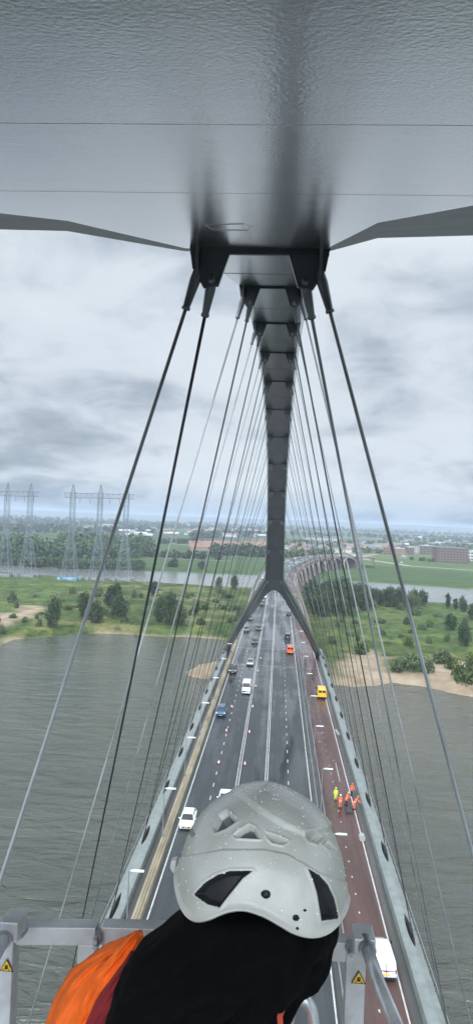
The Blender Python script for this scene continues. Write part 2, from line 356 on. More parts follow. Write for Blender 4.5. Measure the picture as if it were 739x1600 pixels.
# ================================================================ the bridge
M_arch = bpy.data.materials.new('arch_paint'); M_arch.use_nodes = True
def _arch():
    t = M_arch.node_tree; b = t.nodes['Principled BSDF']
    b.inputs['Base Color'].default_value = (.088, .100, .112, 1); b.inputs['Roughness'].default_value = .34; b.inputs['Metallic'].default_value = 0
    b.inputs['Specular IOR Level'].default_value = .5
    b.inputs['Coat Weight'].default_value = 1.0; b.inputs['Coat Roughness'].default_value = .065; b.inputs['Coat IOR'].default_value = 2.9
    g = t.nodes.new('ShaderNodeNewGeometry')
    def nz(scale, st, det=5, ro=.6):
        mp = t.nodes.new('ShaderNodeMapping'); mp.inputs['Scale'].default_value = st; t.links.new(g.outputs['Position'], mp.inputs[0])
        n = t.nodes.new('ShaderNodeTexNoise'); n.inputs['Scale'].default_value = scale; n.inputs['Detail'].default_value = det; n.inputs['Roughness'].default_value = ro
        t.links.new(mp.outputs[0], n.inputs['Vector']); return n.outputs[0]
    # wet film: small droplets merged with slow ripples of the plate
    a = nz(38, (1, 1, 1), 3, .6); c = nz(.9, (.5, 1.6, 1), 3)
    def mth(op, x, y):
        n = t.nodes.new('ShaderNodeMath'); n.operation = op
        for i, q in enumerate((x, y)):
            if isinstance(q, (int, float)): n.inputs[i].default_value = q
            else: t.links.new(q, n.inputs[i])
        return n.outputs[0]
    bp = t.nodes.new('ShaderNodeBump'); bp.inputs['Strength'].default_value = 1; bp.inputs['Distance'].default_value = .005
    t.links.new(mth('ADD', mth('MULTIPLY', a, .42), mth('MULTIPLY', c, .55)), bp.inputs['Height']); t.links.new(bp.outputs[0], b.inputs['Normal']); t.links.new(bp.outputs[0], b.inputs['Coat Normal'])
    # grime: faint cloudy stains and streaks, a few black specks
    s = nz(.8, (1, .35, 1), 6, .65); r = t.nodes.new('ShaderNodeValToRGB'); t.links.new(s, r.inputs[0])
    r.color_ramp.elements[0].position = .35; r.color_ramp.elements[0].color = (.066, .073, .081, 1); r.color_ramp.elements[1].position = .68; r.color_ramp.elements[1].color = (.108, .117, .127, 1)
    k = nz(5.5, (1, 1.5, 1), 6, .72); r2 = t.nodes.new('ShaderNodeValToRGB'); t.links.new(k, r2.inputs[0])
    r2.color_ramp.elements[0].position = .325; r2.color_ramp.elements[0].color = (.12, .12, .12, 1); r2.color_ramp.elements[1].position = .355; r2.color_ramp.elements[1].color = (1, 1, 1, 1)
    mx = t.nodes.new('ShaderNodeMix'); mx.data_type = 'RGBA'; mx.blend_type = 'MULTIPLY'; mx.inputs[0].default_value = 1; t.links.new(r.outputs[0], mx.inputs[6]); t.links.new(r2.outputs[0], mx.inputs[7])
    t.links.new(mx.outputs[2], b.inputs['Base Color'])
_arch()
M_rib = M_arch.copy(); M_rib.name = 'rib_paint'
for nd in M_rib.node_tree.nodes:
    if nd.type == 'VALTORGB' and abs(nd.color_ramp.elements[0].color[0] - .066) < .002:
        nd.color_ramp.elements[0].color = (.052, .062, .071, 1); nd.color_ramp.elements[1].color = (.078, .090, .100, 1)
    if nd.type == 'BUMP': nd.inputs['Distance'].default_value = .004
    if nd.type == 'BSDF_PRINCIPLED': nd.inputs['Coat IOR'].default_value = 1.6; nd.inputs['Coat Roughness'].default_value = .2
M_plate = mat('gusset_paint', (.050, .058, .066), .38, nscale=3, namt=.15, coat=.3)
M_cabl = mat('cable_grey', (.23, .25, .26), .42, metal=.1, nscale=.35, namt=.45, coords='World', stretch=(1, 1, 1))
M_cabd = mat('cable_dark', (.030, .034, .038), .4, metal=.1, nscale=.5, namt=.3, coords='World')  # same cables; grey and dark tones put each slope's light into the colour
M_sock = mat('socket_steel', (.13, .145, .155), .38, metal=.35)
M_beam = mat('edge_beam_paint', (.18, .205, .20), .5, nscale=.9, namt=.16, coords='World')
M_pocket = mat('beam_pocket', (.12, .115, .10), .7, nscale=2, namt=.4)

bridge = empty('arch_bridge', (0, 100, DZ), 0, 'dark steel arch bridge, single rib splitting into two legs over the wet road', 'bridge')
def part(mb, name, mats, parent=bridge, **k):
    o = mb.build(name, mats, parent, **k)
    if parent is bridge: o.matrix_parent_inverse = Matrix.Translation((0, -100, -DZ))
    return o
AXC = -.6; S = 12.5; Z1 = 13.5
hN = [5.33, 8.84, 11.05, 12.45, 12.85, 12.25, 10.75, 8.25, 4.7, 0.05, -5.8, -12.9]
wN = [1.375, 1.27, 1.34, 1.36, 1.38, 1.42, 1.41, 1.36, 1.37, 1.46, 1.63, 1.87]
yN = [Z1 + S * k for k in range(12)]
node = [Vector((AXC, yN[k], CAMZ + hN[k])) for k in range(12)]
# the rib: a box with a flat underside kinked at every hanger node
mb = MB(); rings = []
for k in range(12):
    t = (node[min(k + 1, 11)] - node[max(k - 1, 0)]).normalized(); nn = Vector((0, -t.z, t.y)); w_ = wN[k]; c = node[k]
    rings.append([c + Vector((-w_, 0, 0)), c + Vector((w_, 0, 0)), c + Vector((w_ + .22, 0, 0)) + nn * .5, c + Vector((w_ - .1, 0, 0)) + nn * 1.9, c + Vector((-w_ + .1, 0, 0)) + nn * 1.9, c + Vector((-w_ - .22, 0, 0)) + nn * .5])
mb.loft(rings); part(mb, 'arch_rib', M_rib)
# transverse flanges between the gussets, and weld seams mid-panel
for k in range(12):
    mb = MB(); c = node[k]; w_ = wN[k]
    mb.box((c.x - w_ + .78, c.y - .03, c.z - .10), (c.x + w_ - .78, c.y + .03, c.z + .02))
    part(mb, 'cross_flange', M_plate)
    if k < 11:
        mb = MB(); q = node[k].lerp(node[k + 1], .52); t = (node[k + 1] - node[k]).normalized(); w2 = (wN[k] + wN[k + 1]) / 2 - .02
        mb.bar(q + Vector((-w2, 0, -.002)), q + Vector((w2, 0, -.002)), .03, .012); part(mb, 'cross_seam', M_plate)
# gussets and hangers -------------------------------------------------
QY = [16 + 17.2 * k - .28 * k * k for k in range(14)]; Ly = QY[:12]; Dy = QY[2:]
EX = 13.95; DXC = -.3
for k in range(12):
    c = node[k]; w_ = wN[k]
    for sgn in (-1, 1):
        xo = c.x + sgn * w_; sc = 1 if k < 6 else .92
        top_in = xo - sgn * .84; zt = c.z + .01
        mb = MB()
        mb.prism([(xo, c.y - .04, zt), (top_in, c.y - .04, zt), (xo - sgn * .60, c.y - .04, c.z - .76), (xo - sgn * .30, c.y - .04, c.z - .80), (xo - sgn * .07, c.y - .04, c.z - .42)], (0, .08, 0))
        # longitudinal fins carrying the two pins
        mb.prism([(xo - sgn * .15, c.y - .34, zt), (xo - sgn * .15, c.y + .30, zt), (xo - sgn * .15, c.y + .13, c.z - .50), (xo - sgn * .15, c.y - .16, c.z - .60)], (-sgn * .06, 0, 0))
        gp_ = part(mb, 'gusset_plate', M_plate)
        for which, yy in (('L', Ly[k]), ('D', Dy[k])):
            a = Vector((xo - sgn * (.17 if which == 'L' else .46), c.y + (-.02 if which == 'L' else .03), c.z - (.52 if which == 'L' else .66)))
            b = Vector((DXC + sgn * EX, yy, DZ + .75))
            t = (b - a).normalized(); mb = MB()
            r_ = .037
            mb.tube([a + t * .5, b - t * .3], r_, 10 if k < 3 else 6)
            dark = which == 'D'
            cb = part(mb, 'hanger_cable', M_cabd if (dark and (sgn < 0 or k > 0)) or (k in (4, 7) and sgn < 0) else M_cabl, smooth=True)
            mb = MB(); n = 14 if k < 4 else 8
            mb.tube([a - t * .13, a - t * .02, a + t * .16, a + t * .68, a + t * .70, a + t * .74], [.05, .095, .108, .072, .088, .086], n)
            if k < 3:
                e = t.cross(Vector((0, 1, 0))).normalized()
                mb.tube([a + Vector((0, -.11, 0)), a + Vector((0, .11, 0))], .035, 10)
            part(mb, 'cable_socket', M_sock, cb, smooth=(k < 4))
            mb = MB(); mb.tube([b + Vector((0, 0, -.2)), b - t * .25, b - t * .9], [.16, .11, .07], 8); part(mb, 'deck_anchor', M_sock, cb)

# the broad underside overhead, where the rib opens out towards its near legs -----
P0 = Vector((AXC, Z1, CAMZ + 5.33)); SL = .315; PN = Vector((0, -SL, 1)).normalized()
def cl(u, v, up=0.0): return at_plane(u, v, P0 + Vector((0, 0, up)), PN)
inL = [cl(290, 388), cl(105, 345), cl(0, 333), cl(-330, 300)]; inR = [cl(511, 388), cl(590, 348), cl(739, 321), cl(1060, 262)]
ouL = [cl(288, 392.5, .10), cl(105, 361, .2), cl(0, 358.5, .22), cl(-330, 352, .25)]; ouR = [cl(513, 393, .10), cl(590, 372, .2), cl(739, 368, .24), cl(1060, 362, .3)]
mb = MB()
def onplane(x, y, up=0): return Vector((x, y, P0.z + (y - P0.y) * SL + up))
back = [onplane(inL[3].x - .4, 3.0), onplane(inL[3].x - 1.0, -1.2), onplane(-2.4, -.5), onplane(2.0, -.5), onplane(inR[3].x + 1.0, -1.2), onplane(inR[3].x + .4, 3.0)]
low = inL + back + inR[::-1]
upo = ouL + [p + Vector((-.5 if i < 2 else .5 if i > 3 else 0, 0, .25)) for i, p in enumerate(back)] + ouR[::-1]
top = [p + Vector((0, 0, 1.9)) for p in upo]
# underside subdivided along the bridge with a gentle plate swell
n = len(low)
mb.add(low + upo + top, [tuple(range(n))] + [(k, (k + 1) % n, n + (k + 1) % n, n + k) for k in range(n)] + [(n + k, n + (k + 1) % n, 2 * n + (k + 1) % n, 2 * n + k) for k in range(n)] + [tuple(range(3 * n - 1, 2 * n - 1, -1))])
mb.m = [0] + [1] * (len(mb.f) - 1)
crown = part(mb, 'arch_underside', [M_arch, mat('arch_side_paint', (.20, .22, .235), .55, nscale=1.2, namt=.12)])
M_seam = mat('weld_seam', (.10, .11, .12), .5, nscale=6, namt=.4)
mb = MB()
def xspan(y):
    xs = []
    for k in range(n):
        a, b = low[k], low[(k + 1) % n]
        if (a.y > y) != (b.y > y): xs.append(a.x + (b.x - a.x) * (y - a.y) / (b.y - a.y))
    return min(xs), max(xs)
for y, dw in ((4.13, .004), (6.75, .003)):
    x0, x1 = xspan(y); m_ = 22; x0 = max(x0, -3.2); x1 = min(x1, 3.4); mb = MB(); rings = []
    for i in range(m_ + 1):
        x = x0 + (x1 - x0) * i / m_; q = onplane(x, y + random.uniform(-.008, .008), 0); h_ = dw * random.uniform(.2, 1.3)
        rings.append([q + Vector((0, -h_, .002)), q + Vector((0, 0, -.0015)), q + Vector((0, h_, .002)), q + Vector((0, 0, .004))])
    mb.loft(rings); part(mb, 'weld_seam', M_arch, crown)
mb = MB()
hx = [cl(318, 351), cl(380, 349.5), cl(396, 354), cl(388, 359.5), cl(332, 359)]
for i in range(5): mb.bar(hx[i] + Vector((0, 0, -.001)), hx[(i + 1) % 5] + Vector((0, 0, -.001)), .022, .008)
part(mb, 'hatch_seam', M_arch, crown)
# panel from node 1 flange at the underside edge
mb = MB(); mb.box((AXC - 1.36, Z1 - .035, P0.z - .13), (AXC + 1.36, Z1 + .035, P0.z + .03)); part(mb, 'edge_flange', M_plate, crown)

# legs -------------------------------------------------------------------
def legs(c0, yb, sgn_y, name_y):
    mb = MB(); yb_len = yb - c0.y
    T = [0, .06, .12, .127, .135, .145, .155, .17, .19, .22, .25, .285, .32, .4, .5, .6, .7, .85, 1.0]
    h0 = c0.z; hb = DZ - .4
    for sg in (-1, 1):
        rings = []
        for t in T:
            y = c0.y + yb_len * t; z = h0 + (hb - h0) * (t * .90 + .10 * t * t)
            xo = 1.87 + (13.9 - 1.87) * t; xi = float(np.interp(t, [0, .12, .127, .135, .145, .155, .17, .19, .22, .25, .285, .32, .5, .7, 1], [0, 0, .55, .85, 1.1, 1.3, 1.6, 1.95, 2.35, 2.75, 3.15, 3.6, 6.2, 9.0, 12.5]))
            nrm = Vector((0, -(hb - h0), yb_len)).normalized() * (1 if yb_len > 0 else -1)
            if nrm.z < 0: nrm = -nrm
            p = Vector((c0.x, y, z)); d = 1.7
            rings.append([p + Vector((sg * xi, 0, 0)), p + Vector((sg * xo, 0, 0)), p + Vector((sg * (xo + .15), 0, 0)) + nrm * d * .4, p + Vector((sg * (xo - .1), 0, 0)) + nrm * d, p + Vector((sg * (xi + (.1 if xi > .3 else 0)), 0, 0)) + nrm * d])
        mb.loft(rings)
    return part(mb, 'arch_leg', M_rib)
legs(node[11], 197.0, 1, '')
mb = MB()
for sg in (-1, 1):       # near legs, running back and down behind the viewer
    a = onplane(sg * 4.6, 0, 0); rings = []
    for t in (0, .25, .5, .75, 1):
        q = Vector((sg * (4.6 + 9.3 * t), -1 - 62 * t, a.z + .2 - (a.z - DZ + .5) * (t * .85 + .15 * t * t)))
        rings.append([q + Vector((-1.1, 0, 0)), q + Vector((1.1, 0, 0)), q + Vector((1.0, .8, 1.7)), q + Vector((-1.0, .8, 1.7))])
    mb.loft(rings)
part(mb, 'arch_leg', M_arch)

# ---------------------------------------------------------------- deck path
cpts = [(0, -95), (0, 100), (0, 215), (0, 330), (-.6, 400), (-.2, 460), (2.5, 520), (6.5, 565), (12, 610), (21, 675), (33, 730), (46, 775), (62, 812), (88, 850), (116, 874)]
def catmull(P, n=24):
    out = []
    for i in range(len(P) - 1):
        p0 = P[max(i - 1, 0)]; p1 = P[i]; p2 = P[i + 1]; p3 = P[min(i + 2, len(P) - 1)]
        for k in range(n):
            t = k / n
            out.append(tuple(.5 * (2 * p1[j] + (p2[j] - p0[j]) * t + (2 * p0[j] - 5 * p1[j] + 4 * p2[j] - p3[j]) * t * t + (3 * p1[j] - p0[j] - 3 * p2[j] + p3[j]) * t ** 3) for j in (0, 1)))
    out.append(P[-1]); return out
path = [Vector((x, y, 0)) for x, y in catmull(cpts)]
cum = [0.0]
for i in range(1, len(path)): cum.append(cum[-1] + (path[i] - path[i - 1]).length)
S0 = 95.0                                                # path length at y = 0
def frame(s):                                            # s measured from y = 0 forwards
    q = s + S0; i = int(np.searchsorted(cum, q)) - 1; i = max(0, min(i, len(path) - 2))
    t = (q - cum[i]) / (cum[i + 1] - cum[i]); p = path[i].lerp(path[i + 1], t)
    a = (path[i + 1] - path[i]).normalized(); b = (path[min(i + 2, len(path) - 1)] - path[min(i + 1, len(path) - 2)]).normalized()
    d = a.lerp(b, t).normalized(); return p, d, Vector((d.y, -d.x, 0))
SEND = cum[-1] - S0 - 1
def deckz(s): return DZ - (0 if s < 700 else (s - 700) ** 2 * .00006)
def pt(s, x, z=0.0):
    p, d, r = frame(s); q = p + r * x; q.z = deckz(s) + z; return q
def sval(s0, s1):
    out = [s0]
    while out[-1] < s1 - .01: out.append(min(s1, out[-1] + (30 if out[-1] < 190 else 8)))
    return out
def ribbon(mb, x0, x1, z, s0, s1, mi=0):
    ss = sval(s0, s1); vv = []; 
    for s in ss: vv += [pt(s, x0, z), pt(s, x1, z)]
    mb.add(vv, [(2 * i, 2 * i + 1, 2 * i + 3, 2 * i + 2) for i in range(len(ss) - 1)], mi)
def solid(mb, prof, s0, s1, mi=0, step=None):            # a cross-section carried along the deck
    ss = sval(s0, s1) if not step else list(np.arange(s0, s1 + .01, step)); mb.loft([[pt(s, x, z) for x, z in prof] for s in ss], mi=mi)
def wet(name, c, rough, fresh=.35):
    m = bpy.data.materials.new(name); m.use_nodes = True; t = m.node_tree; b = t.nodes['Principled BSDF']
    g = t.nodes.new('ShaderNodeNewGeometry')
    def nz(scale, st, det=6, ro=.6, off=(0, 0, 0)):
        mp = t.nodes.new('ShaderNodeMapping'); mp.inputs['Scale'].default_value = st; mp.inputs['Location'].default_value = off; t.links.new(g.outputs['Position'], mp.inputs[0])
        n = t.nodes.new('ShaderNodeTexNoise'); n.inputs['Scale'].default_value = scale; n.inputs['Detail'].default_value = det; n.inputs['Roughness'].default_value = ro
        t.links.new(mp.outputs[0], n.inputs['Vector']); return n.outputs[0]
    lanes = nz(.42, (1, .035, 1), 5, .6); pud = nz(.09, (1, .45, 1), 6, .62, (3, 1, 0))
    ad = t.nodes.new('ShaderNodeMath'); ad.operation = 'ADD'; t.links.new(lanes, ad.inputs[0]); t.links.new(pud, ad.inputs[1])
    mr = t.nodes.new('ShaderNodeMapRange'); t.links.new(ad.outputs[0], mr.inputs[0]); mr.inputs[1].default_value = .92; mr.inputs[2].default_value = 1.10; mr.inputs[3].default_value = rough + .14; mr.inputs[4].default_value = max(.06, rough - .24)
    t.links.new(mr.outputs[0], b.inputs['Roughness'])
    r = t.nodes.new('ShaderNodeValToRGB'); t.links.new(nz(.55, (1, .07, 1), 6, .65, (7, 0, 0)), r.inputs[0])
    r.color_ramp.elements[0].position = .32; r.color_ramp.elements[0].color = (*[q * .72 for q in c], 1); r.color_ramp.elements[1].position = .7; r.color_ramp.elements[1].color = (*[q * 1.35 for q in c], 1)
    t.links.new(r.outputs[0], b.inputs['Base Color'])
    bp = t.nodes.new('ShaderNodeBump'); bp.inputs['Distance'].default_value = .006; t.links.new(nz(4, (1, .6, 1), 4), bp.inputs['Height']); t.links.new(bp.outputs[0], b.inputs['Normal'])
    b.inputs['Specular IOR Level'].default_value = .6
    return m
M_road = wet('wet_asphalt', (.023, .028, .031), .36)
M_path = wet('wet_red_asphalt', (.062, .029, .024), .46)
M_gut = wet('wet_concrete', (.060, .062, .060), .5)
M_white = mat('road_paint', (.44, .45, .45), .5, nscale=1.5, namt=.2, coords='World')
M_conc = mat('viaduct_concrete', (.30, .265, .235), .8, nscale=.35, namt=.25, coords='World')
M_rust = mat('viaduct_soffit', (.20, .125, .105), .8, nscale=.3, namt=.25, coords='World')
M_steel = mat('galvanised_steel', (.30, .32, .34), .42, metal=.6, nscale=2, namt=.2)
M_dsteel = mat('dark_steel', (.06, .065, .07), .45, metal=.3)

mb = MB(); solid(mb, [(-13.2, -.02), (-13.2, -1.2), (-8, -2.2), (8, -2.2), (12.8, -1.2), (12.8, -.02)], -90, 205, step=29.5); part(mb, 'deck_girder', mat('girder', (.12, .13, .13), .6))
mb = MB(); ribbon(mb, -13.2, 12.9, -.012, -90, 205); ribbon(mb, -12.4, 12.2, -.012, 205, SEND); tagstruct(mb.build('bridge_pavement', M_gut, fix=False))
mb = MB(); ribbon(mb, -11.25, 6.15, 0, -90, SEND); tagstruct(mb.build('road', M_road, fix=False))
mb = MB(); ribbon(mb, 7.5, 11.75, .004, -90, SEND); tagstruct(mb.build('cycle_path', M_path, fix=False))
# painted lines
mb = MB()
for x, w2 in ((-10.9, .07), (-4.72, .055), (-4.38, .055), (-.58, .055), (-.26, .055), (5.86, .07)): ribbon(mb, x - w2, x + w2, .008, -60, SEND)
s = -40.0
while s < 700:
    for x in (-7.85, 2.80): ribbon(mb, x - .06, x + .06, .008, s + (0 if x < 0 else 2.5), s + (0 if x < 0 else 2.5) + 1.4)
    s += 4.6
tagstruct(mb.build('lane_markings', M_white, fix=False))
mb = MB(); ribbon(mb, 11.38, 11.52, .012, -60, SEND); s = -30.0
while s < 420: ribbon(mb, 9.24, 9.36, .012, s, s + .35); s += 3.4
for s, x0, x1 in ((121, 8.2, 8.9), (112, 10, 10.35), (118, 9.9, 10.0), (126, 8.1, 9.4)): ribbon(mb, x0, x1, .012, s, s + .12)
ribbon(mb, 10.35, 10.43, .012, 103, 111)
tagstruct(mb.build('path_markings', M_white, fix=False))
# dark expansion joint across the deck ahead of the far legs
mb = MB()
for sj in (205, 181): ribbon(mb, -11.2, 6.1, .006, sj, sj + .5); ribbon(mb, 7.6, 11.7, .010, sj, sj + .5)
tagstruct(mb.build('expansion_joint', mat('joint_steel', (.19, .2, .21), .35, metal=.4), fix=False))

# edge beams: sloping shell with a lens-shaped opening at every cable
for sgn in (-1, 1):
    prof = [(12.75, .15), (12.85, .78), (13.1, .86), (13.45, .85), (13.6, .83), (14.02, .74), (14.15, .70), (14.35, .58), (14.45, .1), (14.3, -.9), (13.0, -1.15)]
    ss = np.arange(-85, 206.1, .4); rings = []
    anc = QY + [-1, -18, -35]
    pockets = [y for i, y in enumerate(anc)]
    mb = MB(); pl = []
    for s in ss:
        hw = 0.0
        for a in pockets:
            t = (s - a) / 2.5
            if abs(t) < 1: hw = .22 * (1 - t * t) ** .75
        q = [(12.75, .15), (12.85, .78), (13.1, .86), (13.72 - hw, .84), (13.74 - hw * .92, .84 - (1.15 if hw > .03 else .01)), (13.76 + hw * .92, .82 - (1.15 if hw > .03 else .01)), (13.78 + hw, .80), (14.35, .58), (14.45, .1), (14.3, -.9), (13.0, -1.15)]
        rings.append([Vector((DXC + sgn * x, s, DZ + z)) for x, z in q])
    prof = q
    n = len(prof); vv = [p for r in rings for p in r]; ff = []; mm = []
    for i in range(len(rings) - 1):
        for k in range(n):
            f = (i * n + k, i * n + (k + 1) % n, (i + 1) * n + (k + 1) % n, (i + 1) * n + k); ff.append(f)
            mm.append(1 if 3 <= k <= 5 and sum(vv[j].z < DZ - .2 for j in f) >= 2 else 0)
    mb.v = [tuple(p) for p in vv]; mb.f = ff; mb.m = mm
    eb = part(mb, 'edge_beam', [M_beam, M_pocket])
    stud = None                                           # studs along the outer rail
    for s in np.arange(34, 200, 2.1):
        if stud is None:
            mb = MB(); mb.tube([(0, 0, -.35), (sgn * .12, 0, .12)], .03, 5); stud = mb.build('rail_stud', M_dsteel, eb); so_ = stud
        else: so_ = stud.copy(); COL.objects.link(so_)
        so_.parent = eb; so_.location = (DXC + sgn * 14.3, float(s), DZ + .9)
    mb = MB(); mb.tube([(DXC + sgn * 14.42, s, DZ + 1.0) for s in (-80, 60, 204)], .035, 6); part(mb, 'outer_rail', M_steel, eb)

# left concrete barrier, mottled yellow with lichen
mb = MB(); solid(mb, [(-12.25, 0), (-12.2, .75), (-11.95, .78), (-11.9, .68), (-11.72, .68), (-11.66, .55), (-11.45, .5), (-11.4, 0)], -85, 215, step=15)
tag(mb.build('concrete_barrier', mat('barrier_concrete', (.235, .205, .14), .8, nscale=.8, namt=.35, coords='World', stretch=(1, .25, 1))), 'long ochre concrete barrier along the left edge of the wet road', 'barrier')
# double guard rail between the road and the red path
def guard(xo, lab, s1=212):
    g = empty('guard_rail', (xo, 60, DZ), 0, lab, 'guard rail', 'steel guard rails between the road and the red path')
    inv = Matrix.Translation((-xo, -60, -DZ))
    mb = MB()
    solid(mb, [(xo - .05, .50), (xo + .03, .56), (xo - .03, .62), (xo + .03, .69), (xo - .05, .76), (xo - .1, .76), (xo - .1, .5)], -60, s1, step=16)
    o = mb.build('rail', M_steel, g); o.matrix_parent_inverse = inv
    mb = MB(); mb.box((xo - .04, -3, 0), (xo + .06, -2.9, .62)); proto = mb.build('post', M_dsteel, g); proto.matrix_parent_inverse = inv; proto.location = (0, 33, DZ)
    for s in np.arange(37, s1, 4.0):
        c = proto.copy(); COL.objects.link(c); c.parent = g; c.matrix_parent_inverse = inv; c.location = (0, float(s), DZ)
guard(6.55, 'galvanised guard rail nearest the right lane, beside the carriageway line')
guard(7.35, 'galvanised guard rail standing along the left edge of the red path')
# low dark parapets on the viaduct
for sgn, lab in ((-1, 'dark parapet rail along the far left edge of the curving viaduct'), (1, 'dark parapet rail along the far right edge of the curving viaduct')):
    mb = MB(); solid(mb, [(sgn * 12.35, 0), (sgn * 12.35, 1.0), (sgn * 12.25, 1.05), (sgn * 12.2, 0)], 200, SEND - 5); tag(mb.build('parapet', M_conc), lab, 'parapet')
mb = MB(); solid(mb, [(6.6, 0), (6.6, .75), (6.8, .75), (6.8, 0)], 213, SEND - 5); tag(mb.build('divider', mat('divider', (.12, .12, .12), .6)), 'dark divider between road and red path on the curving viaduct', 'barrier')

# approach viaduct: arched spans springing outward
via = empty('approach_viaduct', (0, 215, 0), 0, 'curving arched approach viaduct with reddish concrete arches beyond the far legs', 'viaduct'); inv = Matrix.Translation((0, -215, 0))
mb = MB(); solid(mb, [(-12.3, -.02), (-12.3, -.9), (-9, -1.6), (9, -1.6), (12.3, -.9), (12.3, -.02)], 205.6, SEND - 2, step=8); o = mb.build('deck_slab', M_conc, via); o.matrix_parent_inverse = inv
span = 38.0; nspan = int((SEND - 215) // span)
for k in range(nspan):
    s0 = 214 + k * span
    for sgn in (1, -1):
        mb = MB(); rings = []; 
        for i in range(17):
            t = i / 16; a = math.pi * t; sx = s0 + span * (.5 - .47 * math.cos(a)); lift = math.sin(a) ** .8
            zz = -13.2 + 12.0 * lift; xx = 12.1 + 3.6 * (1 - lift)
            wd = .9; dd = 1.0
            p, d, r = frame(sx); c = p + r * (sgn * xx); base = deckz(sx) + zz
            rings.append([c + r * (-wd) + Vector((0, 0, base)), c + r * wd + Vector((0, 0, base)), c + r * wd + Vector((0, 0, base + dd)), c + r * (-wd) + Vector((0, 0, base + dd))])
        mb.loft(rings); o = mb.build('arch', M_conc, via); o.matrix_parent_inverse = inv
        mb = MB(); rings = []                            # spandrel wall above the arch
        for i in range(13):
            t = i / 12; a = math.pi * t; sx = s0 + span * (.5 - .45 * math.cos(a)); lift = math.sin(a) ** .8
            z0 = -12.0 + 11.3 * lift; xx = 11.7 + 1.2 * (1 - lift); p, d, r = frame(sx); b = deckz(sx)
            rings.append([p + r * (sgn * xx) + Vector((0, 0, b + z0)), p + r * (sgn * (xx + .3)) + Vector((0, 0, b + z0)), p + r * (sgn * 12.2) + Vector((0, 0, b - .75)), p + r * (sgn * 11.8) + Vector((0, 0, b - .75))])
        if s0 > 380:
            mb.loft(rings); o = mb.build('spandrel', M_rust, via); o.matrix_parent_inverse = inv
    mb = MB(); sp = s0; p, d, r = frame(sp)
    c = [p + d * q + r * x for q in (-1.2, 1.2) for x in (-11, 11)]
    mb.hexa([Vector((*c[0].xy, -3)), Vector((*c[1].xy, -3)), Vector((*c[3].xy, -3)), Vector((*c[2].xy, -3)), Vector((*c[0].xy, deckz(sp) - 1.5)), Vector((*c[1].xy, deckz(sp) - 1.5)), Vector((*c[3].xy, deckz(sp) - 1.5)), Vector((*c[2].xy, deckz(sp) - 1.5))])
    o = mb.build('pier', M_rust, via); o.matrix_parent_inverse = inv
# fascia lattice seen on the outside of the curve
mb = MB(); solid(mb, [(12.3, .1), (12.9, .1), (12.9, -.9), (12.3, -.9)], 206, SEND - 5); o = mb.build('fascia_beam', M_rust, via); o.matrix_parent_inverse = inv
# ================================================================ vegetation
def leaf_mat(name, c, amt=.45):
    m = bpy.data.materials.new(name); m.use_nodes = True; t = m.node_tree; b = t.nodes['Principled BSDF']; b.inputs['Roughness'].default_value = .65
    b.inputs['Specular IOR Level'].default_value = .25
    g = t.nodes.new('ShaderNodeNewGeometry'); oi = t.nodes.new('ShaderNodeObjectInfo')
    n = t.nodes.new('ShaderNodeTexNoise'); n.inputs['Scale'].default_value = .35; n.inputs['Detail'].default_value = 4; t.links.new(g.outputs['Position'], n.inputs['Vector'])
    a = t.nodes.new('ShaderNodeMath'); a.operation = 'ADD'; t.links.new(n.outputs[0], a.inputs[0])
    s = t.nodes.new('ShaderNodeMath'); s.operation = 'MULTIPLY'; s.inputs[1].default_value = .25; t.links.new(oi.outputs['Random'], s.inputs[0]); t.links.new(s.outputs[0], a.inputs[1])
    r = t.nodes.new('ShaderNodeValToRGB'); t.links.new(a.outputs[0], r.inputs[0]); e = r.color_ramp.elements
    e[0].position = .4; e[0].color = (*[q * (1 - amt) for q in c], 1); e[1].position = .85; e[1].color = (*[q * (1 + amt) for q in c], 1)
    t.links.new(r.outputs[0], b.inputs['Base Color']); return m
M_leaf = leaf_mat('leaves_green', (.075, .110, .032)); M_leafd = leaf_mat('leaves_dark', (.048, .076, .034)); M_leafg = leaf_mat('leaves_grey_green', (.080, .110, .050)); M_bark = mat('bark', (.10, .08, .06), .9, nscale=4, namt=.3)
rng = np.random.default_rng(3)
def crown_mesh(name, wd, ht, base, nlobe, nleaf, ls, m, rag=.6, seed=0):
    g = np.random.default_rng(seed + 11)
    lobes = []
    for i in range(nlobe):
        f = (i + .5) / nlobe; z = base + (ht - base) * (.12 + .8 * f); rad = wd * .5 * math.sin(math.pi * min(.97, .18 + .72 * f)) ** .7
        a = g.uniform(0, 6.283); rr_ = rad * g.uniform(.15, .75)
        lobes.append((rr_ * math.cos(a), rr_ * math.sin(a), z + g.uniform(-.04, .08) * ht, wd * g.uniform(.10, .26)))
    L_ = np.array(lobes); k = g.integers(0, nlobe, nleaf); d = g.normal(size=(nleaf, 3)); d /= np.linalg.norm(d, axis=1)[:, None]
    c = L_[k, :3] + d * (L_[k, 3] * g.uniform(.55, 1 + rag, nleaf))[:, None] * np.array([1, 1, 1.05])
    c[:, 2] = np.maximum(c[:, 2], .1)
    return quads_mesh(name, c, ls, g, m)
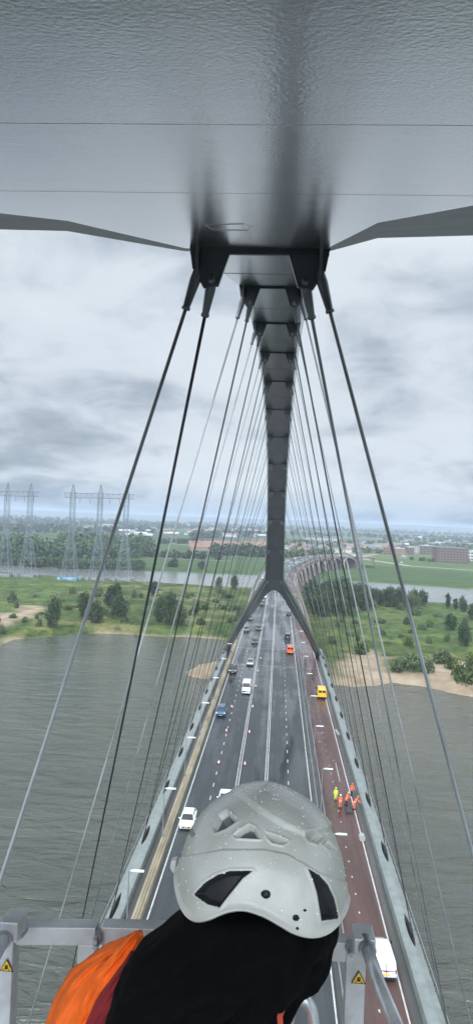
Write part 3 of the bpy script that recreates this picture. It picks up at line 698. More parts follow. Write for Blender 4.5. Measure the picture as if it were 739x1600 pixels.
def quads_mesh(name, c, ls, g, m, flat=0.0):
    n = len(c); u = g.normal(size=(n, 3)); u[:, 2] *= (1 - flat); u /= np.linalg.norm(u, axis=1)[:, None]; v = g.normal(size=(n, 3)); v -= u * (u * v).sum(1)[:, None]; v /= np.linalg.norm(v, axis=1)[:, None]
    s = (ls * g.uniform(.5, 1.2, n))[:, None]
    P = np.stack([c - u * s - v * s * .6, c + u * s - v * s * .6, c + u * s * .7 + v * s * .7, c - u * s * .7 + v * s * .7], 1).reshape(-1, 3)
    me = bpy.data.meshes.new(name); me.vertices.add(4 * n); me.vertices.foreach_set('co', P.ravel()); me.loops.add(4 * n); me.loops.foreach_set('vertex_index', np.arange(4 * n)); me.polygons.add(n); me.polygons.foreach_set('loop_start', np.arange(0, 4 * n, 4)); me.update(); me.materials.append(m)
    return me
def trunk_mesh(ht, wd, seed):
    mb = MB(); g = random.Random(seed); mb.tube([(0, 0, -.6), (.05, 0, ht * .35), (.1 * ht * .1, .05, ht * .8)], [.035 * ht, .025 * ht, .008 * ht], 7)
    for i in range(4):
        a = g.uniform(0, 6.28); z = ht * g.uniform(.25, .55)
        mb.tube([(0.03, 0, z), (math.cos(a) * wd * .16, math.sin(a) * wd * .16, z + ht * .14), (math.cos(a) * wd * .3, math.sin(a) * wd * .3, z + ht * .3)], [.014 * ht, .01 * ht, .004 * ht], 5)
    me = bpy.data.meshes.new('trunk'); me.from_pydata(mb.v, [], mb.f); me.materials.append(M_bark); return me
kinds = {}
for nm, wd, ht, base, nl, nf, ls, m in (('willow', 11, 13, .8, 34, 3600, .40, M_leafg), ('round', 10, 11, 1.0, 32, 3400, .38, M_leafd), ('poplar', 7, 16, 1.0, 30, 3000, .38, M_leafd), ('bush', 5.5, 3.2, 0, 12, 900, .34, M_leaf), ('low', 8, 2.6, 0, 14, 1000, .38, M_leafg)):
    kinds[nm] = [(crown_mesh('crown', wd, ht, base, nl, nf, ls, m, seed=q * 7 + len(nm)), trunk_mesh(ht, wd, q)) for q in range(2)]
tn = [0]
def plant(kind, p, sc, label, cat='tree', group=None, zoff=-.2):
    tn[0] += 1; nm = {'bush': 'bush', 'low': 'bush'}.get(kind, 'tree')
    e = empty(nm, (p[0], p[1], p[2] + zoff), random.uniform(0, 6.28), label, cat, group); 
    e.scale = (sc[0], sc[0], sc[1]) if isinstance(sc, tuple) else (sc,) * 3
    cm, tm = kinds[kind][tn[0] % 2]
    c = bpy.data.objects.new('crown', cm); COL.objects.link(c); c.parent = e
    c = bpy.data.objects.new('trunk', tm); COL.objects.link(c); c.parent = e
    return e
def onground(u, v):
    p = at_z(u, v, 2.4); return at_z(u, v, ground_z(p.x, p.y))
def treepx(kind, u, vb, hpx, wpx, label, group=None):
    p = onground(u, vb); ht = hpx * p.y / F; wd = wpx * p.y / F
    kw, kh = {'willow': (11, 13), 'round': (10, 11), 'poplar': (7, 16), 'bush': (5.5, 3.2), 'low': (8, 2.6)}[kind]
    nm = 'bush' if kind in ('bush', 'low') else 'tree'
    return plant(kind, p, (wd / kw, ht / kh), label, nm, group)
near_trees = [
 ('round', 84, 981, 44, 26, 'dark rounded tree standing alone at the left river bank'),
 ('willow', 150, 973, 34, 30, 'grey-green tree at the bank just left of the pale thick cable'),
 ('round', 130, 968, 38, 22, 'small dark tree at the left edge of the bank group behind the pale cable'),
 ('poplar', 172, 950, 36, 24, 'tall tree at the back of the bank group behind the pylon foot'),
 ('round', 186, 966, 34, 28, 'broad bushy tree at the right end of the bank group under the pylons'),
 ('poplar', 184, 940, 30, 16, 'slim tree rising behind the bank group under the pylons'),
 ('round', 252, 972, 38, 26, 'left dark tree of the dense clump between two black cables'),
 ('round', 264, 975, 46, 32, 'tallest dark tree of the dense clump between two black cables'),
 ('willow', 280, 978, 34, 26, 'right tree of the dense clump between two black cables'),
 ('round', 240, 930, 20, 16, 'small tree on the meadow near the channel left of the bridge'),
 ('bush', 306, 958, 14, 14, 'rounded bush on the meadow close to the left side of the bridge'),
 ('round', 342, 921, 18, 12, 'left of two lone trees on the channel bank beside the bridge'),
 ('round', 366, 921, 20, 14, 'right of two lone trees on the channel bank beside the bridge'),
 ('poplar', 272, 893, 22, 12, 'small tree on the far shore of the left channel between cables'),
 ('round', 268, 893, 16, 18, 'low spreading tree on the far shore of the left channel'),
 ('round', 315, 889, 12, 13, 'small rounded tree in the far meadow left of the bridge'),
 ('round', 724, 1010, 34, 20, 'tall grey-green bush-like tree at the right edge of the picture'),
 ('round', 704, 984, 22, 22, 'rounded tree in the right meadow below the channel'),
 ('poplar', 699, 952, 24, 9, 'slim tree standing out on the channel bank at far right'),
 ('poplar', 711, 953, 18, 9, 'second slim tree on the channel bank at far right'),
 ('round', 724, 956, 14, 14, 'small round tree on the channel bank at the right picture edge'),
 ('round', 738, 968, 22, 16, 'tree cut by the right picture edge above the meadow'),
 ('bush', 716, 1062, 20, 26, 'dark bush on the sand at right, above the water'),
 ('bush', 732, 1078, 26, 34, 'large dark bush at the right picture edge by the water'),
 ('bush', 706, 1046, 15, 20, 'small bush at the top of the right sandy beach'),
 ('bush', 738, 1055, 24, 26, 'bush cut by the right picture edge above the sand'),
 ('low', 640, 1046, 16, 40, 'light green shrub thicket on the sand between the two right cables'),
 ('low', 664, 1050, 14, 30, 'light green shrub patch on the sand right of the thick right cable'),
 ('low', 618, 1052, 12, 26, 'shrub patch on the sand left of the thick right cable'),
 ('low', 690, 1036, 12, 34, 'shrub band above the right beach'),
 ('bush', 565, 1022, 16, 26, 'dark bush at the foot of the meadow beside the right cables'),
 ('bush', 636, 1010, 12, 16, 'dark bush in the right meadow near the thick cable'),
 ('bush', 525, 1064, 7, 7, 'tiny bush on the sand next to the right edge of the bridge'),
 ('bush', 534, 1066, 7, 8, 'tiny bush on the sand second from the bridge'),
 ('bush', 620, 1076, 6, 12, 'low bush at the waterline of the right beach'),
]
for k in near_trees: treepx(k[0], k[1], k[2], k[3], k[4], k[5])
# the dense row along the channel, right of the viaduct
rr_ = random.Random(5)
u = 487
i = 0
rowx = []
while u < 660:
    v = 938 + (u - 487) * .035 + rr_.uniform(-3, 3); rowx.append((u, v))
    hh = (34 if u < 560 else 27 if u < 630 else 20) * rr_.uniform(.75, 1.12)
    treepx(rr_.choice(['round', 'willow', 'round']), u, v + 6, hh, hh * rr_.uniform(.62, .95), 'bushy tree in the dense row between the right meadow and the channel', 'trees in the row along the right channel bank'); u += rr_.uniform(5, 10); i += 1
for q in range(26):
    u = rr_.uniform(488, 570); treepx('round', u, 948 + rr_.uniform(-4, 16), rr_.uniform(20, 32), rr_.uniform(18, 30), 'bushy tree in the dense row between the right meadow and the channel', 'trees in the row along the right channel bank')
# scattered scrub on the peninsula
for q in range(150):
    u = rr_.uniform(-60, 800); v = rr_.uniform(925, 1010)
    if 385 < u < 500: continue
    treepx(rr_.choice(['bush', 'low', 'low']), u, v, rr_.uniform(3, 9), rr_.uniform(8, 22), 'low scrub bush scattered over the green floodplain meadow', 'scrub bushes on the floodplain')

# far woodland: belts that read as one mass ------------------------------
def belt(name, tris, label, m, leaf=2.0, per=46, seed=0):
    g = np.random.default_rng(seed); C = []; SZ = []
    for (u0, v0, u1, v1, hgt, cnt, dep) in tris:
        for i in range(cnt):
            t = g.random(); u = u0 + (u1 - u0) * t; v = v0 + (v1 - v0) * t
            p = at_z(u, v, 2.4); dd = g.random() * dep; k = 1 + dd / max(p.y, 1); x, y = p.x * k, p.y * k
            h = hgt * g.uniform(.6, 1.1); w_ = h * g.uniform(.35, .6)
            d = g.normal(size=(per, 3)); d /= np.linalg.norm(d, axis=1)[:, None]; r = g.uniform(.55, 1.05, per)
            C.append(np.array([x, y, 2 + h * .52]) + d * r[:, None] * np.array([w_, w_, h * .5])); SZ.append(np.full(per, leaf * (.6 + y / 2500)))
    C = np.concatenate(C); me = quads_mesh(name, C, np.concatenate(SZ), g, m, .2)
    o = bpy.data.objects.new(name, me); COL.objects.link(o); tag(o, label, 'woodland', kind='stuff'); return o
belt('woodland', [(-80, 872, 215, 874, 21, 150, 120), (-80, 866, 60, 868, 22, 90, 160), (100, 862, 225, 864, 25, 100, 120), (215, 866, 235, 868, 26, 12, 60)],
     'dark mass of tall woodland behind the pylons, beyond the left channel', M_leafd, 2.0, 60, 1)
belt('riverside_scrub', [(-80, 878, 60, 882, 7, 60, 20), (40, 882, 110, 887, 8, 50, 20), (110, 887, 225, 889, 9, 60, 22), (-80, 876, 30, 880, 9, 30, 40)],
     'dark scrub lining the far bank of the left channel', M_leafd, 1.3, 46, 2)
belt('hedgerow', [(225, 872, 350, 876, 10, 30, 60), (330, 868, 420, 872, 17, 70, 90), (335, 838, 430, 840, 20, 60, 120), (300, 842, 340, 842, 22, 30, 140), (250, 850, 330, 850, 9, 30, 100)],
     'hedges and copses across the far left fields near the bridge', M_leafd, 2.0, 46, 3)
belt('town_trees', [(440, 872, 520, 866, 12, 30, 50), (500, 862, 620, 866, 9, 40, 60), (560, 852, 740, 858, 12, 80, 140), (640, 876, 760, 882, 6, 16, 40), (440, 858, 560, 856, 14, 70, 180), (600, 846, 800, 850, 15, 90, 250)],
     'mixed trees among the houses of the far right town', M_leaf, 2.0, 40, 4)
belt('horizon_woods', [(-100, 832, 240, 834, 15, 160, 500), (-100, 822, 300, 824, 15, 200, 1200), (240, 826, 430, 830, 15, 140, 700), (430, 828, 860, 842, 14, 260, 900), (-100, 815, 900, 836, 15, 420, 2600), (430, 836, 800, 846, 12, 120, 400)],
     'distant woods and hedges filling the plain up to the hills', M_leafd, 4.2, 16, 5)

# ================================================================ buildings
M_brick = mat('brown_brick', (.15, .10, .085), .85, nscale=1, namt=.2); M_orange = mat('orange_tile', (.22, .13, .095), .8, nscale=1, namt=.25); M_pale = mat('pale_render', (.48, .46, .43), .8, nscale=.5, namt=.1)
M_greyr = mat('grey_roof', (.14, .15, .16), .7, nscale=1, namt=.2); M_win = mat('window_glass', (.03, .04, .05), .15); M_roofw = mat('light_roof', (.38, .40, .42), .6)
def block(u, vb, wpx, hpx, dep, wallm, roofm, label, floors, bays, rot=0.0, cat='building', group=None, gable=False):
    p = onground(u, vb); wd = wpx * p.y / F; ht = hpx * p.y / F
    e = empty('building', (p.x, p.y, p.z - .3), rot, label, cat, group)
    mb = MB(); mb.box((-wd / 2, -dep / 2, 0), (wd / 2, dep / 2, ht)); mb.build('wall', wallm, e)
    mb = MB()
    if gable: mb.prism([(-wd / 2 - .3, -dep / 2 - .4, ht), (-wd / 2 - .3, dep / 2 + .4, ht), (-wd / 2 - .3, 0, ht + dep * .42)], (wd + .6, 0, 0))
    else: mb.box((-wd / 2 - .3, -dep / 2 - .3, ht), (wd / 2 + .3, dep / 2 + .3, ht + .6)); mb.box((-wd * .2, -dep * .2, ht + .6), (wd * .1, dep * .2, ht + 2.4))
    mb.build('roof', roofm, e)
    fh = ht / floors; wme = None
    for f in range(floors):
        for b in range(bays):
            x = -wd / 2 + wd * (b + .5) / bays; z = fh * f + fh * .35
            mb = MB(); bw = wd / bays * .33
            if wme is None:
                mb.box((-bw, -.08, 0), (bw, .02, fh * .42)); wo = mb.build('window', M_win, e); wme = wo.data
            else: wo = bpy.data.objects.new('window', wme); COL.objects.link(wo); wo.parent = e
            wo.location = (x, -dep / 2 - .02, z)
    return e
block(702, 879, 46, 23, 34, M_brick, M_greyr, 'large brown brick apartment block, widest building at the right of the far town', 6, 10)
block(688, 877, 18, 22, 40, mat('red_brick', (.17, .085, .07), .85, nscale=1, namt=.2), M_greyr, 'reddish block joined left of the widest brown apartment block', 6, 4)
block(738, 876, 22, 14, 24, M_pale, M_roofw, 'low building with white roof edge at the far right picture border', 3, 5)
block(666, 866, 22, 13, 20, M_brick, M_roofw, 'brown housing block with pale roof between the treed street and the big block', 4, 6)
block(652, 865, 13, 12, 18, M_pale, M_greyr, 'grey-white housing block left of the brown block with pale roof', 4, 4)
block(640, 866, 10, 11, 18, M_brick, M_roofw, 'narrow brown housing block with white cornice in the right town', 4, 3)
block(622, 867, 16, 10, 18, mat('tan_brick', (.30, .19, .13), .85, nscale=1, namt=.2), M_roofw, 'tan brick school-like block with white roof, right of the thick cable', 3, 5)
block(606, 866, 12, 10, 18, M_orange, M_greyr, 'orange brick block directly left of the tan block', 3, 4)
block(590, 864, 11, 8, 16, M_pale, M_greyr, 'cream block behind the thick right cable', 3, 4)
block(630, 872, 7, 3.2, 10, M_roofw, M_roofw, 'small white pavilion standing alone on the green in front of the town', 1, 3)
block(627, 881, 4, 1.6, 6, M_roofw, M_roofw, 'tiny white hut on the green below the pavilion', 1, 2)
block(66, 849, 3, 3, 8, M_roofw, M_roofw, 'tiny white shed left of the pond among the woods', 1, 2)
block(124, 826, 34, 2.6, 60, M_roofw, M_roofw, 'long low white shed far away between the pylons', 1, 8)
block(170, 823, 26, 3.5, 60, M_roofw, M_roofw, 'long white warehouse far away behind the middle pylon', 1, 8)
block(286, 822, 30, 2.5, 60, M_roofw, M_roofw, 'long white warehouse far away behind the left cables', 1, 8)
hr = random.Random(9)
house_protos = []
def house(p, wd, ht, rm, wm, label, group):
    key = (rm.name, wm.name)
    pr = [h for h in house_protos if h[0] == key]
    if not pr:
        e = empty('house', (0, 0, 0)); mb = MB(); mb.box((-4.5, -4, -.5), (4.5, 4, 5.4)); mb.build('wall', wm, e)
        mb = MB(); mb.prism([(-4.9, -4.5, 5.3), (-4.9, 4.5, 5.3), (-4.9, 0, 8.9)], (9.8, 0, 0)); mb.build('roof', rm, e)
        house_protos.append((key, e)); c = e
    else: c = copy_tree(pr[0][1])
    c.location = p; c.scale = (wd / 9, 1, ht / 6); c.rotation_euler = (0, 0, hr.choice([0, .2, -.15, 1.57])); tag(c, label, 'house', group); return c
for q in range(74):                                       # row of new orange houses left of the rib
    u = hr.uniform(300, 424); v = 857 + hr.uniform(-5, 4.5); p = at_z(u, v, 2.4); house(p, hr.uniform(9, 20), 6 + hr.random() * 1.5, M_orange, mat('orange_wall', (.26, .20, .16), .8), 'orange-roofed house in the new estate seen through the left cables', 'orange-roofed houses left of the rib')
for q in range(80):
    u = hr.uniform(446, 625); v = 861 + hr.uniform(-12, 3.5); p = at_z(u, v, 2.4); house(p, hr.uniform(9, 22), 6 + hr.random() * 2, hr.choice([M_greyr, M_orange, M_greyr]), hr.choice([M_brick, M_pale]), 'small house in the far town right of the rib, beyond the viaduct', 'houses of the far right town')
for q in range(60):
    u = hr.uniform(600, 800); v = 853 + hr.uniform(-12, 4); p = at_z(u, v, 2.4); house(p, hr.uniform(9, 24), 6 + hr.random() * 2, hr.choice([M_greyr, M_roofw, M_greyr]), hr.choice([M_brick, M_pale]), 'small house of the far town behind the brown apartment blocks', 'houses behind the apartment blocks')
for q in range(50):
    u = hr.uniform(180, 420); v = 835 + hr.uniform(-8, 6); p = at_z(u, v, 2.4); house(p, hr.uniform(14, 44), 6 + hr.random() * 2, hr.choice([M_greyr, M_roofw, M_orange]), hr.choice([M_pale, M_brick]), 'distant house on the plain toward the hills, left of the rib', 'distant houses on the left plain')
# footpath strips on the green
def strip(pts, w_, name, m):
    mb = MB(); P = [onground(u, v) for u, v in pts]; vv = []
    for i, p in enumerate(P):
        d = (P[min(i + 1, len(P) - 1)] - P[max(i - 1, 0)]).normalized(); r = Vector((d.y, -d.x, 0)) * w_ / 2
        vv += [p + r + Vector((0, 0, .5)), p - r + Vector((0, 0, .5))]
    mb.add(vv, [(2 * i, 2 * i + 1, 2 * i + 3, 2 * i + 2) for i in range(len(P) - 1)]); tagstruct(mb.build(name, m, fix=False))
M_gravel = mat('pale_gravel', (.40, .37, .33), .9)
def dens(pts, n=14):
    out = []
    for i in range(len(pts) - 1):
        for k in range(n): t = k / n; out.append((pts[i][0] + (pts[i + 1][0] - pts[i][0]) * t, pts[i][1] + (pts[i + 1][1] - pts[i][1]) * t))
    return out + [pts[-1]]
strip(dens([(560, 873), (600, 879), (640, 885), (700, 889), (760, 893)]), 9, 'footpath', M_gravel)
strip(dens([(540, 863), (562, 870), (590, 866)]), 6, 'footpath', M_gravel)
strip(dens([(222, 846), (270, 850), (330, 856)]), 6, 'farm_track', M_gravel)
strip(dens([(240, 872), (300, 875), (360, 877)]), 3.5, 'farm_track', M_gravel)
strip(dens([(205, 905), (240, 918), (300, 934), (360, 952)]), 1.6, 'farm_track', mat('worn_grass', (.17, .16, .09), .9))

# ================================================================ pylons
M_pyl = mat('pylon_steel', (.20, .235, .27), .5, metal=.1)
M_found = mat('pylon_foundation', (.20, .21, .22), .85, nscale=.5, namt=.2); M_graf = mat('painted_foundation', (.16, .30, .44), .8, nscale=.5, namt=.6)
def tower(mb, b, hb, ht, wb, wt):
    r0 = .12
    lev = [0]; z = 0
    while z < ht - .1:
        f = z / ht; wdt = (wb + (wt - wb) * min(1, f / .46)) if f < .46 else wt
        z = min(ht, z + max(3.4, wdt * .85)); lev.append(z)
    def half(z):
        f = z / ht
        if f < .46: return (wb + (wt - wb) * (f / .46)) / 2
        if f < .88: return wt / 2
        return wt / 2 * (1 - (f - .88) / .12 * .85)
    for i in range(len(lev) - 1):
        z0, z1 = lev[i], lev[i + 1]; h0, h1 = half(z0), half(z1)
        c0 = [Vector((sx * h0, sy * h0, z0)) + b for sx, sy in ((-1, -1), (1, -1), (1, 1), (-1, 1))]; c1 = [Vector((sx * h1, sy * h1, z1)) + b for sx, sy in ((-1, -1), (1, -1), (1, 1), (-1, 1))]
        for k in range(4):
            mb.tube([c0[k], c1[k]], r0 * 1.35, 4); mb.tube([c0[k], c1[(k + 1) % 4]], r0 * .75, 3); mb.tube([c0[(k + 1) % 4], c1[k]], r0 * .75, 3); mb.tube([c1[k], c1[(k + 1) % 4]], r0 * .75, 3)
def portal(towers, label):
    P = [onground(u, v) for u, v, t in towers]; O = P[0].copy(); e = empty('power_pylon', O, 0, label, 'pylon', 'lattice power pylons behind the left channel')
    tops = []
    for (u, v, vt), p in zip(towers, P):
        ht = (v - vt) * p.y / F * 1.0; mb = MB(); tower(mb, p - O, 0, ht, 12.0, 3.4); mb.build('tower', M_pyl, e)
        mb = MB()
        for sx in (-1, 1):
            for sy in (-1, 1): mb.prism([p - O + Vector((sx * 6.2 + a, sy * 6.2 + b_, -1)) for a, b_ in ((-1.3, -1.3), (1.3, -1.3), (1.3, 1.3), (-1.3, 1.3))], (0, 0, 3.2))
        mb.box(p - O + Vector((-5, -5, -1)), p - O + Vector((5, 5, 1.4)))
        mb.build('foundation', M_graf if abs(u - 109) < 3 else M_found, e); tops.append((p - O, ht))
    a = tops[0][0] + Vector((0, 0, tops[0][1] * .86)); b = tops[-1][0] + Vector((0, 0, tops[-1][1] * .86)); d = (b - a); n = int(d.length / 4); dn = d.normalized()
    mb = MB(); off = [Vector((0, -1.6, 0)), Vector((0, 1.6, 0)), Vector((0, 1.6, 3.6)), Vector((0, -1.6, 3.6))]
    A = a - dn * 6; D = d + dn * 12; n = int(D.length / 4)
    for k in range(n):
        q0 = A + D * (k / n); q1 = A + D * ((k + 1) / n)
        for j in range(4): mb.tube([q0 + off[j], q1 + off[j]], .2, 4); mb.tube([q0 + off[j], q1 + off[(j + 1) % 4]], .13, 3); mb.tube([q0 + off[j], q0 + off[(j + 1) % 4]], .13, 3)
    mb.build('cross_beam', M_pyl, e)
    for k in range(7):
        mb = MB(); q = A + D * ((k + .5) / 7); mb.tube([q, q + Vector((0, 0, -1)), q + Vector((0, 0, -4.5))], [.12, .28, .2], 5); mb.build('insulator', M_pyl, e)
    return e
portal([(109, 906, 754), (152, 906, 755), (193, 907, 757)], 'three-towered lattice pylon with a blue painted foundation, left of the bridge')
portal([(-32, 899, 750), (7, 900, 751), (43, 901, 752)], 'lattice pylon cut off by the left edge of the picture')
# pylon fence posts and marker sign by the channel
# haze ---------------------------------------------------------------
hz = MB(); hz.box((-14500, -300, -4), (14500, 16500, 92))
HM = bpy.data.materials.new('haze_air'); HM.use_nodes = True; t = HM.node_tree; t.nodes.remove(t.nodes['Principled BSDF']); v_ = t.nodes.new('ShaderNodeVolumePrincipled')
v_.inputs['Density'].default_value = HAZE_D; v_.inputs['Color'].default_value = (.70, .82, .98, 1); v_.inputs['Anisotropy'].default_value = 0
t.links.new(v_.outputs[0], t.nodes['Material Output'].inputs['Volume'])
HM.cycles.homogeneous_volume = True if hasattr(HM, 'cycles') and hasattr(HM.cycles, 'homogeneous_volume') else True
ho = hz.build('haze', HM); tag(ho, kind='stuff', label='pale blue damp haze over the river plain', cat='haze')
# ================================================================ vehicles
M_glass = mat('car_glass', (.012, .016, .02), .08, spec=.6); M_tyre = mat('tyre', (.015, .015, .015), .8); M_rim = mat('rim', (.35, .36, .37), .35, metal=.7)
M_head = mat('headlight', (.75, .78, .8), .15, coat=.5); M_tail = mat('tail_light', (.35, .015, .012), .25, coat=.5); M_plt = mat('yellow_plate', (.75, .55, .05), .5); M_trim = mat('black_trim', (.02, .02, .022), .5)
def paint(name, c, metal=.2): return mat('paint_' + name, c, .28, metal=metal, coat=.8)
def ringY(y, hw, z0, z1, tuck=.08, r=.10):
    return [(-hw + tuck, y, z0), (hw - tuck, y, z0), (hw, y, z0 + (z1 - z0) * .35), (hw, y, z1 - r), (hw - r * .8, y, z1), (-hw + r * .8, y, z1), (-hw, y, z1 - r), (-hw, y, z0 + (z1 - z0) * .35)]
SPECS = {
 'hatchback': dict(L=4.1, W=1.78, H=1.50, belt=.92, body=[(0, .50, .62), (.06, .84, .74), (.35, .89, .84), (1.15, .89, .95), (3.5, .89, .98), (3.95, .86, .95), (4.1, .78, .85)], gh=[(.95, .98, .74, .98), (1.55, 1.42, .66, .62), (2.0, 1.50, .62, .6), (3.3, 1.47, .60, .6), (3.75, 1.25, .63, .66), (3.98, .98, .70, .74)]),
 'sedan': dict(L=4.6, W=1.82, H=1.45, belt=.92, body=[(0, .55, .60), (.08, .86, .72), (.4, .90, .82), (1.35, .91, .93), (3.8, .91, .97), (4.5, .87, .95), (4.6, .78, .82)], gh=[(1.2, .95, .76, 1), (1.9, 1.37, .66, .6), (2.3, 1.45, .61, .6), (3.1, 1.43, .60, .6), (3.7, 1.2, .64, .66), (4.05, .97, .72, .74)]),
 'suv': dict(L=4.5, W=1.88, H=1.68, belt=1.05, body=[(0, .55, .72), (.07, .88, .86), (.35, .93, .98), (1.25, .93, 1.08), (4.0, .93, 1.1), (4.42, .90, 1.08), (4.5, .82, .9)], gh=[(1.1, 1.08, .78, 1), (1.65, 1.55, .70, .6), (2.1, 1.68, .66, .6), (3.9, 1.64, .65, .6), (4.25, 1.4, .68, .66), (4.42, 1.1, .76, .74)]),
}
def wheel(mbs, parent, x, y, r=.32, w_=.22):
    mb = MB(); mb.tube([(x - w_ / 2, y, r), (x - w_ * .42, y, r), (x + w_ * .42, y, r), (x + w_ / 2, y, r)], [r * .93, r, r, r * .93], 16); wo = mb.build('wheel', M_tyre, parent)
    mb = MB(); sx = 1 if x > 0 else -1; mb.tube([(x + sx * w_ * .5, y, r), (x + sx * (w_ * .5 + .02), y, r)], [r * .62, r * .55], 12); mb.build('rim', M_rim, wo)
def car(kind, pm, label, loc, heading, group=None, name=None):
    sp = SPECS[kind]; e = empty(name or 'car', loc, heading, label, 'car', group); L0 = sp['L'] / 2
    mb = MB(); rings = []
    for y, hw, z1 in sp['body']: rings.append(ringY(L0 - y, hw, .22 if 0.05 < y < sp['L'] - .05 else .34, z1))
    mb.loft(rings); b = mb.build('body', pm, e, smooth=False); bevel(b, .03, 2)
    mb = MB(); rings = []
    for y, z1, hw, _ in sp['gh']: rings.append([(-hw - .08 * (z1 > 1.1), L0 - y, sp['belt'] - .05), (hw + .08 * (z1 > 1.1), L0 - y, sp['belt'] - .05), (hw, L0 - y, z1 - .02), (hw * .9, L0 - y, z1), (-hw * .9, L0 - y, z1), (-hw, L0 - y, z1 - .02)])
    mb.loft(rings); mb.build('windows', M_glass, e)
    mb = MB(); g = sp['gh']; rings = []
    for y, z1, hw, _ in g[1:5]:
        rings.append([(-hw - .012, L0 - y, z1 - .05), (-hw * .92, L0 - y, z1 + .025), (hw * .92, L0 - y, z1 + .025), (hw + .012, L0 - y, z1 - .05)] )
    rr = [[*r, *[(p[0] * .96, p[1], p[2] - .03) for p in r[::-1]]] for r in rings]; mb.loft(rr)
    for sx in (-1, 1):
        for a, c in ((0, 1), (5, 4)):
            mb.bar((sx * (g[a][2] + .05), L0 - g[a][0], g[a][1] - .02), (sx * (g[c][2] - .01), L0 - g[c][0], g[c][1]), .07, .06)
        mb.bar((sx * (g[2][2] + .10), L0 - (g[2][0] + g[3][0]) / 2, sp['belt']), (sx * (g[2][2] + .0), L0 - (g[2][0] + g[3][0]) / 2, g[2][1] - .04), .08, .06)
    mb.build('roof', pm, e)
    W2 = sp['W'] / 2
    for sx in (-1, 1):
        mb = MB(); z = sp['belt'] - .28; mb.box((sx * (W2 - .18) - .16, L0 - .14, z), (sx * (W2 - .18) + .16, L0 + .0, z + .14)); mb.build('headlight', M_head, e)
        mb = MB(); mb.box((sx * (W2 - .14) - .12, -L0 - .01, z + .02), (sx * (W2 - .14) + .12, -L0 + .12, z + .24)); mb.build('tail_light', M_tail, e)
        mb = MB(); mb.prism([(sx * (W2 + .0), L0 - g[0][0] - .25, sp['belt'] + .0), (sx * (W2 + .20), L0 - g[0][0] - .30, sp['belt'] + .02), (sx * (W2 + .20), L0 - g[0][0] - .30, sp['belt'] + .15), (sx * (W2 + .0), L0 - g[0][0] - .25, sp['belt'] + .13)], (0, -.1, 0)); mb.build('mirror', pm, e)
        for yy in (L0 - .82, -L0 + .78): wheel(mb, e, sx * (W2 - .12), yy)
    mb = MB(); mb.box((-.5, L0 - .06, .36), (.5, L0 + .012, .52)); mb.build('grille', M_trim, e)
    for yy in (L0 + .014, -L0 - .014):
        mb = MB(); mb.box((-.24, yy - .01, .54 if yy < 0 else .38), (.24, yy + .01, .63 if yy < 0 else .47)); mb.build('number_plate', M_plt, e)
    return e
